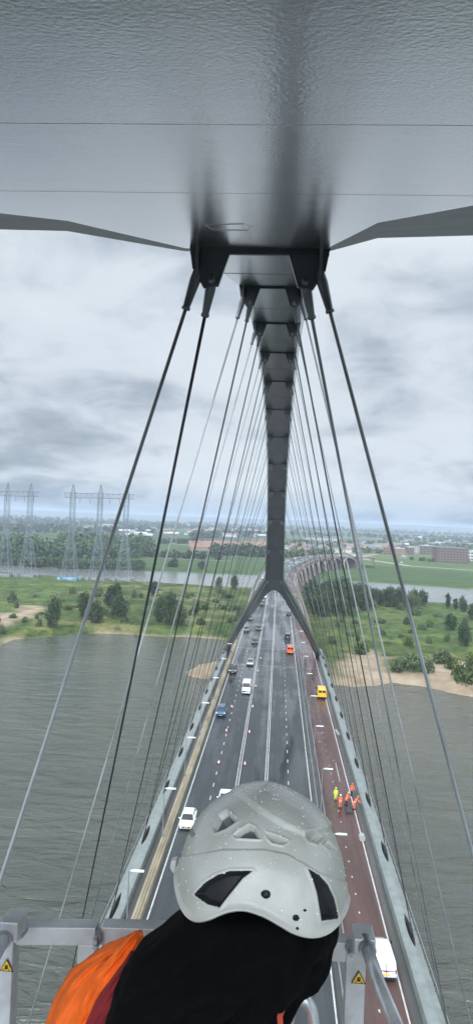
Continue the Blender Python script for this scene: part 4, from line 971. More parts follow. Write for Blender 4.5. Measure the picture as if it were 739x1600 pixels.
def van(pm, label, loc, heading, L_=5.2, W_=1.95, H_=2.1, stripe=None, cat='van', boxm=None, beacon=False, glassback=True, rack=False):
    e = empty('van' if cat == 'van' else 'truck', loc, heading, label, cat); h = L_ / 2; w2 = W_ / 2
    def rg(y, hw, z0, z1, top=.12): return [(-hw + .05, y, z0), (hw - .05, y, z0), (hw, y, z0 + .3), (hw - .02, y, z1 * .55), (hw - top, y, z1 - .08), (hw - top - .12, y, z1), (-hw + top + .12, y, z1), (-hw + top, y, z1 - .08), (-hw + .02, y, z1 * .55), (-hw, y, z0 + .3)]
    mb = MB(); mb.loft([rg(-h, w2 - .08, .35, H_ - .12), rg(-h + .08, w2, .3, H_ - .02), rg(-h + .5, w2, .3, H_), rg(h - 1.9, w2, .3, H_), rg(h - 1.45, w2, .3, H_ - .12), rg(h - .75, w2, .3, H_ * .62), rg(h - .1, w2 - .08, .3, H_ * .50), rg(h, w2 - .2, .4, H_ * .40)])
    b = mb.build('body', pm, e); bevel(b, .03, 2)
    mb = MB(); mb.prism([(-w2 + .22, h - 1.40, H_ - .155), (w2 - .22, h - 1.40, H_ - .155), (w2 - .14, h - .76, H_ * .64), (-w2 + .14, h - .76, H_ * .64)], (0, .04, .035)); mb.build('windscreen', M_glass, e)
    for sx in (-1, 1):
        mb = MB(); x0 = sx * (w2 - .06); mb.prism([(x0, h - 1.95, H_ * .60), (x0, h - 1.05, H_ * .60), (sx * (w2 - .13), h - 1.45, H_ * .86), (sx * (w2 - .13), h - 1.95, H_ * .86)], (sx * .075, 0, 0)); mb.build('side_window', M_glass, e)
        mb = MB(); mb.box((sx * (w2 - .12) - .045, -h - .012, H_ * .44), (sx * (w2 - .12) + .045, -h + .06, H_ * .62)); mb.build('tail_light', M_tail, e)
        mb = MB(); mb.box((sx * (w2 - .26) - .15, h - .12, H_ * .30), (sx * (w2 - .26) + .15, h + .0, H_ * .37)); mb.build('headlight', M_head, e)
        mb = MB(); mb.box((sx * (w2 + .13) - .11, h - 1.15, H_ * .60), (sx * (w2 + .13) + .11, h - 1.03, H_ * .75)); mb.build('mirror', M_trim, e)
        for yy in (h - .95, -h + .95): wheel(None, e, sx * (w2 - .12), yy, .34)
        if glassback:
            mb = MB(); mb.box((sx * .42 - .33, -h - .012, H_ * .62), (sx * .42 + .33, -h + .05, H_ * .84)); mb.build('rear_window', M_glass, e)
    mb = MB(); mb.box((-.012, -h - .016, .5), (.012, -h + .03, H_ - .2)); mb.build('door_seam', M_trim, e)
    mb = MB(); mb.box((-w2 + .1, -h - .06, .33), (w2 - .1, -h + .1, .48)); mb.build('bumper', M_trim, e)
    mb = MB(); mb.box((-.28, -h - .03, .62), (.28, -h + .02, .75)); mb.build('number_plate', M_plt, e)
    if stripe:
        mb = MB(); mb.box((-w2 + .12, -h - .022, .98), (w2 - .12, -h + .03, 1.03)); mb.prism([(-.3, -h - .022, .98), (0, -h - .022, .88), (.3, -h - .022, .98)], (0, .04, 0)); mb.build('stripe', stripe, e)
        for sx in (-1, 1): mb = MB(); mb.box((sx * (w2 - .01) - .012, -h + .3, 1.0), (sx * (w2 - .01) + .012, h - 1.2, 1.06)); mb.build('stripe', stripe, e)
    if beacon:
        mb = MB(); mb.box((-.5, h - 2.2, H_), (.5, h - 2.0, H_ + .14)); mb.build('light_bar', mat('amber', (.8, .35, .03), .3), e)
    if rack:
        mb = MB()
        for sx in (-1, 1): mb.bar((sx * .7, -h + .4, H_ + .1), (sx * .7, h - 2.1, H_ + .1), .05, .05)
        for k in range(5): mb.bar((-.75, -h + .5 + k * .6, H_ + .08), (.75, -h + .5 + k * .6, H_ + .08), .05, .05)
        mb.build('roof_rack', M_steel, e)
    return e
def ondeck(u, v, z=0.0): 
    p = at_z(u, v, DZ + .01); return p
W_ = paint('white', (.72, .73, .74), 0); Bk = paint('black', (.012, .013, .016)); Gy = paint('grey', (.10, .105, .11), .5); Sv = paint('silver', (.40, .42, .43), .6); Bl = paint('blue', (.03, .09, .20), .4); Dbl = paint('navy', (.015, .035, .09), .3); Rd = paint('red', (.30, .02, .02)); Or = paint('orange', (.72, .13, .03), 0); Yl = paint('yellow', (.80, .47, .02), 0); Bz = paint('bronze', (.07, .075, .07), .5)
PI = math.pi
car('hatchback', W_, 'white hatchback coming down the left lane, half beside the helmet', ondeck(294, 1287), PI)
car('sedan', W_, 'white car in the second lane mostly hidden behind the top of the helmet', ondeck(352, 1254), PI)
car('suv', Bl, 'blue car driving towards the viewer in the left lane, below the white van', ondeck(346, 1116), PI)
van(W_, 'white panel van driving towards the viewer in the second lane', ondeck(385, 1081), PI, 5.4, 1.98, 2.35, rack=False)
car('suv', Bz, 'dark bronze car with a pale roof reflection in the left lane, above the blue car', ondeck(364, 1050), PI)
car('sedan', Sv, 'silver car in the second lane above the white van', ondeck(391, 1038), PI)
car('hatchback', Bk, 'black car in the second lane, the one just above the silver car', ondeck(398, 1005), PI)
car('suv', Gy, 'dark grey car in the left lane beside the foot of the arch leg', ondeck(385, 986), PI)
car('hatchback', Bk, 'black hatchback in the second lane, right of the dark grey car', ondeck(404, 984), PI)
car('sedan', Bz, 'brownish dark car in the left lane just under the arch leg', ondeck(391, 968), PI)
car('hatchback', Rd, 'small red car in the left lane framed by the left arch leg', ondeck(394, 955), PI)
car('sedan', Bk, 'black car right in front of the red car near the left arch leg', ondeck(398, 948), PI)
van(Gy, 'dark tall van in the second lane high up between the arch legs', ondeck(409, 946), PI, 5.0, 1.95, 2.2)
car('sedan', W_, 'white car farthest up the left roadway between the arch legs', ondeck(413, 934), PI)
car('sedan', Bk, 'small dark car driving away alone near the top of the right roadway', ondeck(450.5, 961), 0)
van(Dbl, 'dark blue pickup-like van driving away directly ahead of the orange van', ondeck(449, 997), 0, 4.9, 1.9, 1.75)
van(Or, 'bright orange van with white cab roof driving away on the right roadway', ondeck(453, 1020), 0, 5.0, 2.0, 2.3, cat='van', beacon=False, rack=True)
yv = van(Yl, 'yellow van parked on the red path at the right', ondeck(501.5, 1088), 0, 4.9, 1.98, 2.2, beacon=False)
wv = van(W_, 'white van with red rear stripe parked on the red path at the bottom right', ondeck(594, 1507), R(2), 4.8, 1.86, 1.8, stripe=mat('stripe_red', (.28, .08, .09), .5), glassback=False)
# emblem and rear details on the yellow van
# queue on the far left lane beyond the legs and along the curve
qc = random.Random(4)
for k, (s, x) in enumerate([(300, -9.2), (318, -6.2), (331, -9.3), (352, -9.2), (372, -6.1), (391, -9.1), (410, -9.2), (428, -6.2), (452, -9.0)]):
    p, d, r = frame(s); q = pt(s, x, .02); car(qc.choice(['hatchback', 'sedan', 'suv']), [W_, Bk, Sv, Gy, W_, Dbl, Bk, Sv, W_][k], 'far car in the queue on the viaduct, left of the rib behind the leg', q, PI - math.atan2(d.x, d.y), 'cars queueing left of the rib')
for k in range(23):
    if 590 + k * 14.5 > SEND - 12: break
    s = 590 + k * 14.5 + qc.uniform(-3, 3); x = qc.choice([-9.2, -6.2, -9.2]); p, d, r = frame(s); q = pt(s, x, .02)
    car(qc.choice(['hatchback', 'sedan', 'suv']), qc.choice([W_, Bk, Sv, Gy, W_, Dbl]), 'far car on the curving viaduct seen right of the rib', q, PI - math.atan2(d.x, d.y), 'cars on the curving viaduct')

# ================================================================ street lamps
M_lampw = mat('lamp_head_white', (.62, .66, .68), .4)
def lamp(x, y, arm, label, group, z0=0.0):
    e = empty('street_lamp', (x, y, DZ + z0), 0, label, 'street lamp', group); h = 5.6
    mb = MB(); mb.tube([(0, 0, 0), (0, 0, .6), (0, 0, .62), (0, 0, h)], [.10, .10, .06, .045], 8); mb.build('pole', M_steel, e)
    mb = MB(); mb.tube([(0, 0, h), (arm * .35, 0, h + .05)], .035, 6); mb.build('arm', M_steel, e)
    mb = MB(); mb.loft([[(arm * .15, -.07, h), (arm * .15, .07, h), (arm * .15, .07, h + .08), (arm * .15, -.07, h + .08)], [(arm * .5, -.17, h + .02), (arm * .5, .17, h + .02), (arm * .5, .15, h + .12), (arm * .5, -.15, h + .12)], [(arm * 1.35, -.15, h + .03), (arm * 1.35, .15, h + .03), (arm * 1.35, .12, h + .11), (arm * 1.35, -.12, h + .11)]]); mb.build('lamp_head', M_lampw, e)
for k in range(9): lamp(-12.1, 61.3 + 19 * k, 1, 'slim street lamp of the left row, on the ochre barrier, %s from the bottom' % ['first', 'second', 'third', 'fourth', 'fifth', 'sixth', 'seventh', 'eighth', 'ninth'][k], 'street lamps along the left barrier', .7)
for k in range(8): lamp(6.95, 73 + 19 * k, 1, 'slim street lamp of the right row, between the guard rails, %s from the bottom' % ['first', 'second', 'third', 'fourth', 'fifth', 'sixth', 'seventh', 'eighth'][k], 'street lamps between the guard rails')
# ================================================================ cones
M_cor = mat('cone_red', (.50, .07, .04), .5); M_cow = mat('cone_white', (.75, .75, .74), .5)
cone0 = None
cones = [(341.6, 1194, 'beside the dashed line of the left lanes, nearest the helmet'), (353.7, 1144, 'beside the left dashed line below the blue car'), (389.5, 1146, 'by the left double line, halfway down the road'), (382.6, 1196, 'by the left double line, closest to the helmet'), (394.7, 1106, 'by the left double line, below the white van'), (402.8, 1050, 'by the double line beside the silver car'), (399.5, 1074, 'by the double line beside the white van'), (407, 1030, 'by the double line, farthest up the road'), (362, 1106, 'on the left dashed line between blue car and white van')]
for u, v, w_ in cones:
    p = ondeck(u, v)
    if cone0 is None:
        cone0 = empty('traffic_cone', p); mb = MB(); mb.box((-.24, -.24, 0), (.24, .24, .05)); mb.build('base', M_trim, cone0)
        mb = MB(); mb.tube([(0, 0, .05), (0, 0, .22)], [.17, .135], 12); mb.build('cone_body', M_cor, cone0)
        mb = MB(); mb.tube([(0, 0, .22), (0, 0, .58)], [.137, .07], 12); mb.build('white_band', M_cow, cone0)
        mb = MB(); mb.tube([(0, 0, .58), (0, 0, .74)], [.07, .03], 12); mb.build('cone_tip', M_cor, cone0); c = cone0
    else: c = copy_tree(cone0); c.location = p
    tag(c, 'red and white traffic cone ' + w_, 'traffic cone', 'traffic cones along the road markings')

# ================================================================ people
M_skin = mat('skin', (.42, .25, .18), .55); M_hair = mat('hair_dark', (.03, .02, .015), .7); M_boot = mat('boots', (.02, .018, .016), .7)
M_hio = mat('hi_vis_orange', (.85, .14, .03), .75, nscale=9, namt=.15); M_hiy = mat('hi_vis_yellow', (.62, .75, .04), .75, nscale=9, namt=.15); M_navy = mat('navy_cloth', (.02, .03, .06), .85); M_refl = mat('reflective_tape', (.6, .62, .62), .35)
def skin_mesh(name, verts, edges, radii, m, parent, root=0, sub=1):
    me = bpy.data.meshes.new(name); me.from_pydata([tuple(v) for v in verts], edges, []); o = bpy.data.objects.new(name, me); COL.objects.link(o)
    sk = o.modifiers.new('skin', 'SKIN'); sk.use_smooth_shade = True
    lay = me.skin_vertices[0] if me.skin_vertices else None
    if lay is None:
        bpy.context.view_layer.objects.active = o; bm = bmesh.new(); bm.from_mesh(me); bm.verts.layers.skin.verify(); bm.to_mesh(me); bm.free(); lay = me.skin_vertices[0]
    for i, r in enumerate(radii): lay.data[i].radius = r if isinstance(r, tuple) else (r, r); lay.data[i].use_root = (i == root)
    sb = o.modifiers.new('sub', 'SUBSURF'); sb.levels = sub; sb.render_levels = sub
    dg = bpy.context.evaluated_depsgraph_get(); ev = o.evaluated_get(dg); nm = bpy.data.meshes.new_from_object(ev); nm.name = name
    o.modifiers.clear(); o.data = nm; nm.materials.clear(); nm.materials.append(m); o.parent = parent
    for p in nm.polygons: p.use_smooth = True; p.material_index = 0
    return o
def person(loc, heading, jm, tm, hm, label, pose='stand', vest=False):
    e = empty('person', loc, heading, label, 'person')
    lean = {'stand': .04, 'bend': .38, 'lean': .22, 'walk': .06}[pose]
    hip = Vector((0, 0, .93)); ch = Vector((0, lean * .75, 1.30)); nk = Vector((0, lean, 1.50)); hd = Vector((0, lean * 1.25 + .02, 1.66))
    st = .22 if pose == 'walk' else .06
    kn = {s: Vector((s * .10, (st if s > 0 else -st * .3) + .03, .50)) for s in (-1, 1)}; an = {s: Vector((s * .11, (st if s > 0 else -st * 1.4), .09)) for s in (-1, 1)}
    sh = {s: Vector((s * .19, lean * .93, 1.43)) for s in (-1, 1)}
    fw = {'stand': .08, 'bend': .42, 'lean': .3, 'walk': .1}[pose]
    el = {s: sh[s] + Vector((s * .06, fw * .35, -.27)) for s in (-1, 1)}; wr = {s: el[s] + Vector((-s * .02, fw * .7 + .04, -.23 + fw * .25)) for s in (-1, 1)}
    V = [hip, hip.lerp(ch, .5), ch, nk, hd, hd + Vector((0, 0, .08))]; E = [(0, 1), (1, 2), (2, 3), (3, 4), (4, 5)]; Rr = [(.15, .11), (.14, .10), (.16, .11), .055, .085, .08]
    for s in (-1, 1):
        b = len(V); V += [Vector((s * .09, 0, .86)), kn[s], an[s], an[s] + Vector((0, .15, -.05))]; E += [(0, b), (b, b + 1), (b + 1, b + 2), (b + 2, b + 3)]; Rr += [.09, .06, .04, .035]
        b = len(V); hnd = wr[s] + (wr[s] - el[s]).normalized() * .09; V += [sh[s], el[s], wr[s], hnd]; E += [(2, b), (b, b + 1), (b + 1, b + 2), (b + 2, b + 3)]; Rr += [.06, .042, .028, .03]
        dfw = (wr[s] - el[s]).normalized(); sd = Vector((1, 0, 0))
        for k, (o_, l_) in enumerate(((-.03, .07), (-.01, .085), (.01, .08), (.03, .065))):
            b2 = len(V); V += [hnd + sd * o_ + dfw * l_ * .6, hnd + sd * o_ * 1.1 + dfw * l_ + Vector((0, .01, -.02))]; E += [(b + 3, b2), (b2, b2 + 1)]; Rr += [.009, .008]
        b2 = len(V); V += [hnd + sd * (-s * .045) + dfw * .02]; E += [(b + 3, b2)]; Rr += [.010]
    skin_mesh('body', V, E, Rr, M_skin, e)
    V = [Vector((0, -.01, .80)), hip, hip.lerp(ch, .5), ch, nk - Vector((0, 0, .04))]; E = [(0, 1), (1, 2), (2, 3), (3, 4)]; Rr = [(.20, .15), (.20, .155), (.19, .145), (.20, .145), .09]
    for s in (-1, 1): b = len(V); V += [sh[s], el[s], wr[s]]; E += [(3, b), (b, b + 1), (b + 1, b + 2)]; Rr += [.088, .068, .052]
    j = skin_mesh('jacket', V, E, Rr, jm, e, 1)
    mb = MB()
    for z, f in ((1.02, .22), (1.2, .55)):
        c = hip.lerp(ch, f) ; ring = []
        rr = [(.212 * math.cos(a), .165 * math.sin(a)) for a in np.linspace(0, 2 * PI, 17)[:-1]]
        mb.loft([[Vector((x, y, -.028)) + c for x, y in rr], [Vector((x, y, .028)) + c for x, y in rr]], cap=False)
    mb.build('tape', M_refl, j)
    V = [Vector((0, 0, .95))]; E = []; Rr = [(.17, .125)]
    for s in (-1, 1): b = len(V); V += [Vector((s * .095, 0, .84)), kn[s], an[s] + Vector((0, 0, .05))]; E += [(0, b), (b, b + 1), (b + 1, b + 2)]; Rr += [.108, .085, .072]
    skin_mesh('trousers', V, E, Rr, tm, e)
    for s in (-1, 1): mb = MB(); mb.loft([[an[s] + Vector((x * .055, y, z)) for x, z in ((-1, -.09), (1, -.09), (.9, zt), (-.9, zt))] for y, zt in ((-.09, .08), (.03, .07), (.10, -.0), (.19, -.03))]); mb.build('boot', M_boot, e)
    mb = MB(); c = hd + Vector((0, -.005, .075)); mb.sphere(c, (.115, .135, .115), 14, 8); mb.box(c + Vector((-.07, .08, -.03)), c + Vector((.07, .165, -.015))); mb.build('helmet' if hm != jm else 'hood', hm, e, smooth=True)
    # simple face
    mb = MB()
    for s in (-1, 1): mb.sphere(hd + Vector((s * .032, .082, .02)), .011, 6, 4)
    mb.build('eye', M_trim, e)
    return e
def pdeck(u, v): return at_z(u, v, DZ + .02)
M_helw = mat('white_helmet', (.75, .76, .76), .35)
person(pdeck(524, 1251), R(170), M_hiy, M_hiy, M_hiy, 'worker in a hooded yellow hi-vis rain suit standing on the red path', 'stand')
person(pdeck(531, 1263), R(-20), M_hio, M_hio, M_helw, 'worker in orange jacket and trousers with a white helmet, left of the orange group', 'stand')
person(pdeck(540.5, 1259), R(-60), M_hio, M_navy, mat('grey_helmet', (.4, .42, .45), .4), 'worker in orange jacket and dark trousers in the middle of the group', 'lean')
person(pdeck(548.5, 1243), R(-160), M_hio, M_navy, M_hio, 'worker in orange coat and blue trousers standing against the edge beam', 'lean')
person(pdeck(552.5, 1265), R(-80), M_hio, M_hio, M_hio, 'worker all in orange bending at the edge beam, rightmost of the group', 'bend')
person(pdeck(476.5, 1040), R(180), M_navy, M_navy, M_navy, 'distant person in dark clothes walking on the red path above the yellow van', 'walk')
# work bag / black sheet by the crew and coiled hose on the path edge
mb = MB(); p = pdeck(545, 1268); mb.loft([[p + Vector((a * sc_, b * sc_ * 1.6, z)) for a, b in ((-.5, -.4), (.4, -.5), (.55, .35), (-.35, .5))] for sc_, z in ((1, 0), (1.02, .18), (.8, .4), (.35, .55))]); tag(bevel(mb.build('equipment_bag', mat('black_canvas', (.035, .037, .04), .8)), .08, 2), 'dark grey equipment bag on the red path between the workers', 'bag')
mb = MB(); p = pdeck(523, 1142)
for k in range(7): mb.tube([p + Vector((-.1 + .05 * k, -k * .42, .05)), p + Vector((.45 + .05 * k, -k * .42, .30))], .06, 6)
mb.bar(p + Vector((.15, .4, .12)), p + Vector((.5, -2.8, .12)), .35, .14)
tag(mb.build('pallet', mat('pallet_grey', (.26, .27, .27), .7)), 'short grey ladder-like rack lying at the right edge of the path', 'rack')
mb = MB(); p = pdeck(565, 1312); mb.tube([p + Vector((0, -.35, .3)), p + Vector((0, .35, .3))], .3, 14); mb.tube([p + Vector((0, -.36, .3)), p + Vector((0, -.41, .3))], .38, 14); mb.tube([p + Vector((0, .36, .3)), p + Vector((0, .41, .3))], .38, 14); tag(mb.build('cable_reel', mat('reel_grey', (.34, .35, .34), .6)), 'small grey cable reel at the right edge of the red path below the workers', 'reel')
# ================================================================ access platform
M_alu = mat('aluminium', (.46, .48, .49), .40, metal=.25, nscale=14, namt=.28, bump=.0012, bscale=60, stretch=(1, 1, 1))
M_tubem = mat('polished_tube', (.58, .60, .62), .24, metal=.5, nscale=25, namt=.2)
M_bolt = mat('bolt', (.3, .31, .32), .35, metal=.8)
YR = 1.45
rail = empty('platform_railing', (0, YR, 52.6), 0, 'wet grey metal railing of the inspection platform with warning stickers', 'railing'); RI = Matrix.Translation((0, -YR, -52.6))
def rp(mb, name, m, parent=rail, **k):
    o = mb.build(name, m, parent, **k)
    if parent is rail: o.matrix_parent_inverse = RI
    return o
def slab(a, b, h, d, up=Vector((0, 0, 1))):               # beam with its top front edge from a to b
    a = Vector(a); b = Vector(b); t = (b - a).normalized(); e = Vector((-t.y, t.x, 0)).normalized()
    mb = MB(); mb.hexa([a - up * h, b - up * h, b - up * h + e * d, a - up * h + e * d, a, b, b + e * d, a + e * d]); return mb
a = at_y(26, 1449, YR); b = at_y(150, 1450, YR); o = rp(slab(a, b, .038, .035), 'top_rail', M_alu); bevel(o, .002, 2)
a = at_y(158, 1449, YR); b = at_y(345, 1455, YR); o = rp(slab(a, b, .038, .035), 'top_rail', M_alu); bevel(o, .002, 2)
a = at_y(500, 1470, YR); b = at_y(583, 1478, YR); o = rp(slab(a, b, .040, .035), 'top_rail', M_alu); bevel(o, .002, 2)
def post(u0, u1, v0, v1, dy=.04, y=YR):
    mb = MB(); p = [at_y(u0, v0, y), at_y(u1, v0, y)]; z1 = p[0].z; z0 = 52.62
    mb.box((p[0].x, y - .002, z0), (p[1].x, y + dy, z1)); return bevel(rp(mb, 'upright', M_alu), .002, 2)
post(-3, 22, 1470, 1600); post(122, 149, 1475, 1600); post(160, 172, 1475, 1600, .03); post(541, 572, 1484, 1600, .03)
# corner brackets and bolts
for (u0, v0, u1, v1) in ((3, 1436, 30, 1470), (552, 1462, 585, 1490)):
    q0 = at_y(u0, v0, YR - .05); q1 = at_y(u1, v1, YR - .05); mb = MB(); mb.box((q0.x, YR - .06, q1.z), (q1.x, YR - .004, q0.z)); bevel(rp(mb, 'corner_bracket', M_alu), .003, 2)
for u, v in ((33, 1461), (151, 1476), (151, 1468), (547, 1487)):
    q = at_y(u, v, YR - .02); mb = MB(); mb.tube([q, q + Vector((0, .03, 0))], .009, 6); mb.tube([q + Vector((0, -.012, 0)), q], .005, 8); rp(mb, 'bolt', M_bolt)
# round handrails running back along both sides
for pts in ([at_y(10, 1462, YR - .05), at_y(-16, 1510, YR - .16), at_y(-110, 1680, YR - .42)], [at_y(571, 1476, YR - .05), at_y(589, 1530, YR - .14), at_y(638, 1650, YR - .32)]):
    mb = MB(); z = pts[0].z; pts = [Vector((p.x, p.y, p.z)) for p in pts]; mb.tube(pts, .0125, 20); rp(mb, 'handrail', M_tubem, smooth=True)
    mb = MB(); t = (pts[1] - pts[0]).normalized(); mb.tube([pts[0] - t * .01, pts[0] + t * .02], .017, 20); rp(mb, 'collar', M_bolt)
pts = [at_y(452, 1640, 1.2), at_y(450, 1600, 1.2), at_y(455, 1573, 1.2), at_y(466, 1561, 1.2), at_y(479, 1566, 1.2), at_y(488, 1585, 1.2), at_y(491, 1640, 1.2)]
cr = catmull([(p.x, p.z) for p in pts], 6); mb = MB(); mb.tube([(x, 1.2, z) for x, z in cr], .0105, 16); rp(mb, 'grab_loop', M_tubem, smooth=True)
# floor and mid rail (below the picture)
mb = MB(); mb.box((-1.3, -1.2, 52.55), (1.3, YR + .05, 52.6)); rp(mb, 'floor_plate', M_alu)
mb = MB(); q = at_y(0, 1450, YR); mb.box((-.62, YR, 53.3), (.22, YR + .03, 53.33)); rp(mb, 'mid_rail', M_alu)
# warning stickers: yellow triangle, black border, pinch-point hand
M_yel = mat('sticker_yellow', (.80, .50, .02), .5); M_blk = mat('sticker_black', (.01, .01, .01), .5)
def sticker(u, v, size, y):
    c = at_y(u, v, y); s = size / 2
    def tri(k, yy, dz=0): return [(c.x - s * k, yy, c.z - s * .80 * k + dz), (c.x + s * k, yy, c.z - s * .80 * k + dz), (c.x, yy, c.z + s * .95 * k + dz)]
    mb = MB(); mb.prism(tri(1.0, y), (0, .001, 0)); st = rp(mb, 'warning_sticker', M_blk)
    mb = MB(); mb.prism(tri(.80, y - .0012, -s * .0), (0, .001, 0)); mb.build('triangle', M_yel, st)
    mb = MB(); yy = y - .0022
    mb.prism([(c.x - s * .22, yy, c.z - s * .42), (c.x + s * .22, yy, c.z - s * .42), (c.x + s * .24, yy, c.z - s * .12), (c.x - s * .22, yy, c.z - s * .12)], (0, .0008, 0))
    for k in range(4): x = c.x - s * .19 + k * s * .125; mb.prism([(x - s * .04, yy, c.z - s * .12), (x + s * .04, yy, c.z - s * .12), (x + s * .04, yy, c.z + s * (.14 + .05 * (k in (1, 2)))), (x - s * .04, yy, c.z + s * (.14 + .05 * (k in (1, 2))))], (0, .0008, 0))
    for sx in (-1, 1): mb.prism([(c.x + sx * s * .56, yy, c.z - s * .5), (c.x + sx * s * .34, yy, c.z - s * .36), (c.x + sx * s * .34, yy, c.z - s * .58)], (0, .0008, 0))
    mb.build('hand_symbol', M_blk, st)
sticker(560, 1528, .030, YR - .006); sticker(11, 1509, .030, YR - .006)

# ================================================================ the person in front
pers = empty('person', (-.1, 1.05, 52.6), 0, 'person seen from behind in white climbing helmet, black hood and open orange jacket', 'person'); PI_ = Matrix.Translation((.1, -1.05, -52.6))
def pp(o): o.parent = pers; o.matrix_parent_inverse = PI_; return o
YH = 1.04
C = at_y(*HC, YH)
tilt = R(-3.5)
# head axes: right, forward, up (head rolled towards its right)
fx = Vector((math.cos(tilt), 0, math.sin(tilt))); up = Vector((-math.sin(tilt), .10, math.cos(tilt))).normalized(); fwd = up.cross(fx).normalized(); fx = fwd.cross(up).normalized()
def HP(x, y, z): return C + fx * x + fwd * y + up * z
sc3 = lambda P: [(240 + x / 2.309, 1200 + y / 2.309) for x, y in P]
vents_black = [sc3([(150, 455), (190, 413), (232, 388), (280, 373), (358, 373), (322, 400), (292, 438), (266, 470), (242, 502), (195, 490)]), sc3([(553, 364), (592, 386), (622, 420), (645, 470), (661, 541), (600, 548), (592, 500), (584, 450), (571, 408)])]
vents_grey = [sc3([(217, 215), (235, 172), (264, 152), (301, 190), (262, 216), (224, 232)]), sc3([(290, 242), (343, 206), (366, 216), (383, 254), (300, 250)]), sc3([(405, 235), (450, 250), (483, 264), (465, 275), (430, 268), (412, 252)]), sc3([(546, 240), (575, 235), (608, 250), (590, 273), (560, 262)]), sc3([(608, 272), (625, 262), (657, 296), (630, 289)])]
def circ(x, y, r): return sc3([(x + r * math.cos(a), y + r * math.sin(a)) for a in np.linspace(0, 2 * PI, 13)[:-1]])
holes = [circ(405, 455, 15), circ(510, 538, 11), circ(541, 511, 4.5), circ(515, 575, 4.5)]
ridge = sc3([(262, 62), (318, 106), (352, 132), (400, 168), (470, 212), (545, 242), (612, 226), (668, 196), (560, 90), (450, 50), (300, 40)])
lower = sc3([(20, 340), (130, 318), (250, 296), (400, 296), (480, 312), (540, 345), (590, 380), (720, 420), (720, 720), (20, 720)])
logo = sc3([(122, 222), (136, 210), (152, 240), (137, 250)])
NU, NV = 720, 300
HA, HB, HCZ = HDIM
pts = []; nrm = []
for j in range(NV + 1):
    t = j / NV
    for i in range(NU):
        a = 2 * PI * i / NU                               # a=0 right, 90 front, 270 back
        back = max(0, math.cos(a + PI / 2)) ** 1.5; side = abs(math.cos(a)) ** 3
        z0 = -.012 + .026 * back * math.exp(-((a - R(262)) / .42) ** 2) - .005 * math.exp(-((a - R(313)) / .30) ** 2) - .014 * math.exp(-((a - R(222)) / .35) ** 2) + .012 * side
        ph0 = math.asin(max(-.6, z0 / HCZ)); ph = ph0 + (PI / 2 - ph0) * t
        ex = 2 / 2.25
        cph = max(0, math.cos(ph)) ** ex; ca = math.copysign(abs(math.cos(a)) ** ex, math.cos(a)); sa = math.copysign(abs(math.sin(a)) ** ex, math.sin(a)); sph = math.copysign(abs(math.sin(ph)) ** .95, math.sin(ph))
        x, y, z = HA * cph * ca, HB * cph * sa, HCZ * sph
        flare = max(0, 1 - t / .045); k = 1 + .035 * flare ** 2
        # slight central crest, flattened temples
        z *= 1 + .045 * math.exp(-(x / .035) ** 2) * (1 if z > 0 else 0)
        x -= .02 * max(0, z)
        pts.append((x * k, y * k, z)); nrm.append(Vector((x / HA ** 2, y / HB ** 2, z / HCZ ** 2)).normalized())
Wp = [HP(*p) for p in pts]
UV = np.array([proj(q) for q in Wp]); facing = np.array([(fx * n_.x + fwd * n_.y + up * n_.z).dot(CAM - q) > 0 for n_, q in zip(nrm, Wp)])
ux, uy = UV[:, 0], UV[:, 1]
disp = np.zeros(len(pts)); mi_v = np.zeros(len(pts), int)
sr = sdf(ux, uy, ridge); disp += .0050 * smoothstep(4.5, -4.5, sr)
slw = sdf(ux, uy, lower); disp += .0028 * smoothstep(3, -3, slw)
for P in vents_grey: s_ = sdf(ux, uy, P); disp -= .012 * smoothstep(1.8, -5.0, s_) ; disp += .0012 * np.exp(-((s_ - 2.5) / 2.0) ** 2)
for P in vents_grey[:2]: s_ = sdf(ux, uy, P); disp -= .006 * smoothstep(-1, -6.0, s_); mi_v[s_ < -2.2] = 3
for P in vents_black: s_ = sdf(ux, uy, P); disp -= .009 * smoothstep(.8, -6.5, s_); mi_v[s_ < -.3] = 1; disp += .0010 * np.exp(-((s_ - 2.5) / 2.0) ** 2)
for P in holes: s_ = sdf(ux, uy, P); disp -= .006 * smoothstep(.3, -1.5, s_); mi_v[s_ < .2] = 1
s_ = sdf(ux, uy, logo); lg = (s_ < 0) & (np.sin((ux * .5 + uy) * 2.2) > -.3)
mi_v[lg] = 2; disp[~facing] = 0; mi_v[~facing] = 0
back_mirror = True
vv = [HP(*(Vector(p) + n_ * d_)) for p, n_, d_ in zip(pts, nrm, disp)]
mb = MB(); mb.v = [tuple(q) for q in vv]; ff = []; mm = []
for j in range(NV):
    for i in range(NU):
        f = (j * NU + i, j * NU + (i + 1) % NU, (j + 1) * NU + (i + 1) % NU, (j + 1) * NU + i); ff.append(f)
        q = [mi_v[k] for k in f]; mm.append(max(q) if sum(1 for k in q if k) >= 2 else 0)
mb.f = ff; mb.m = mm
M_hel = bpy.data.materials.new('helmet_shell'); M_hel.use_nodes = True
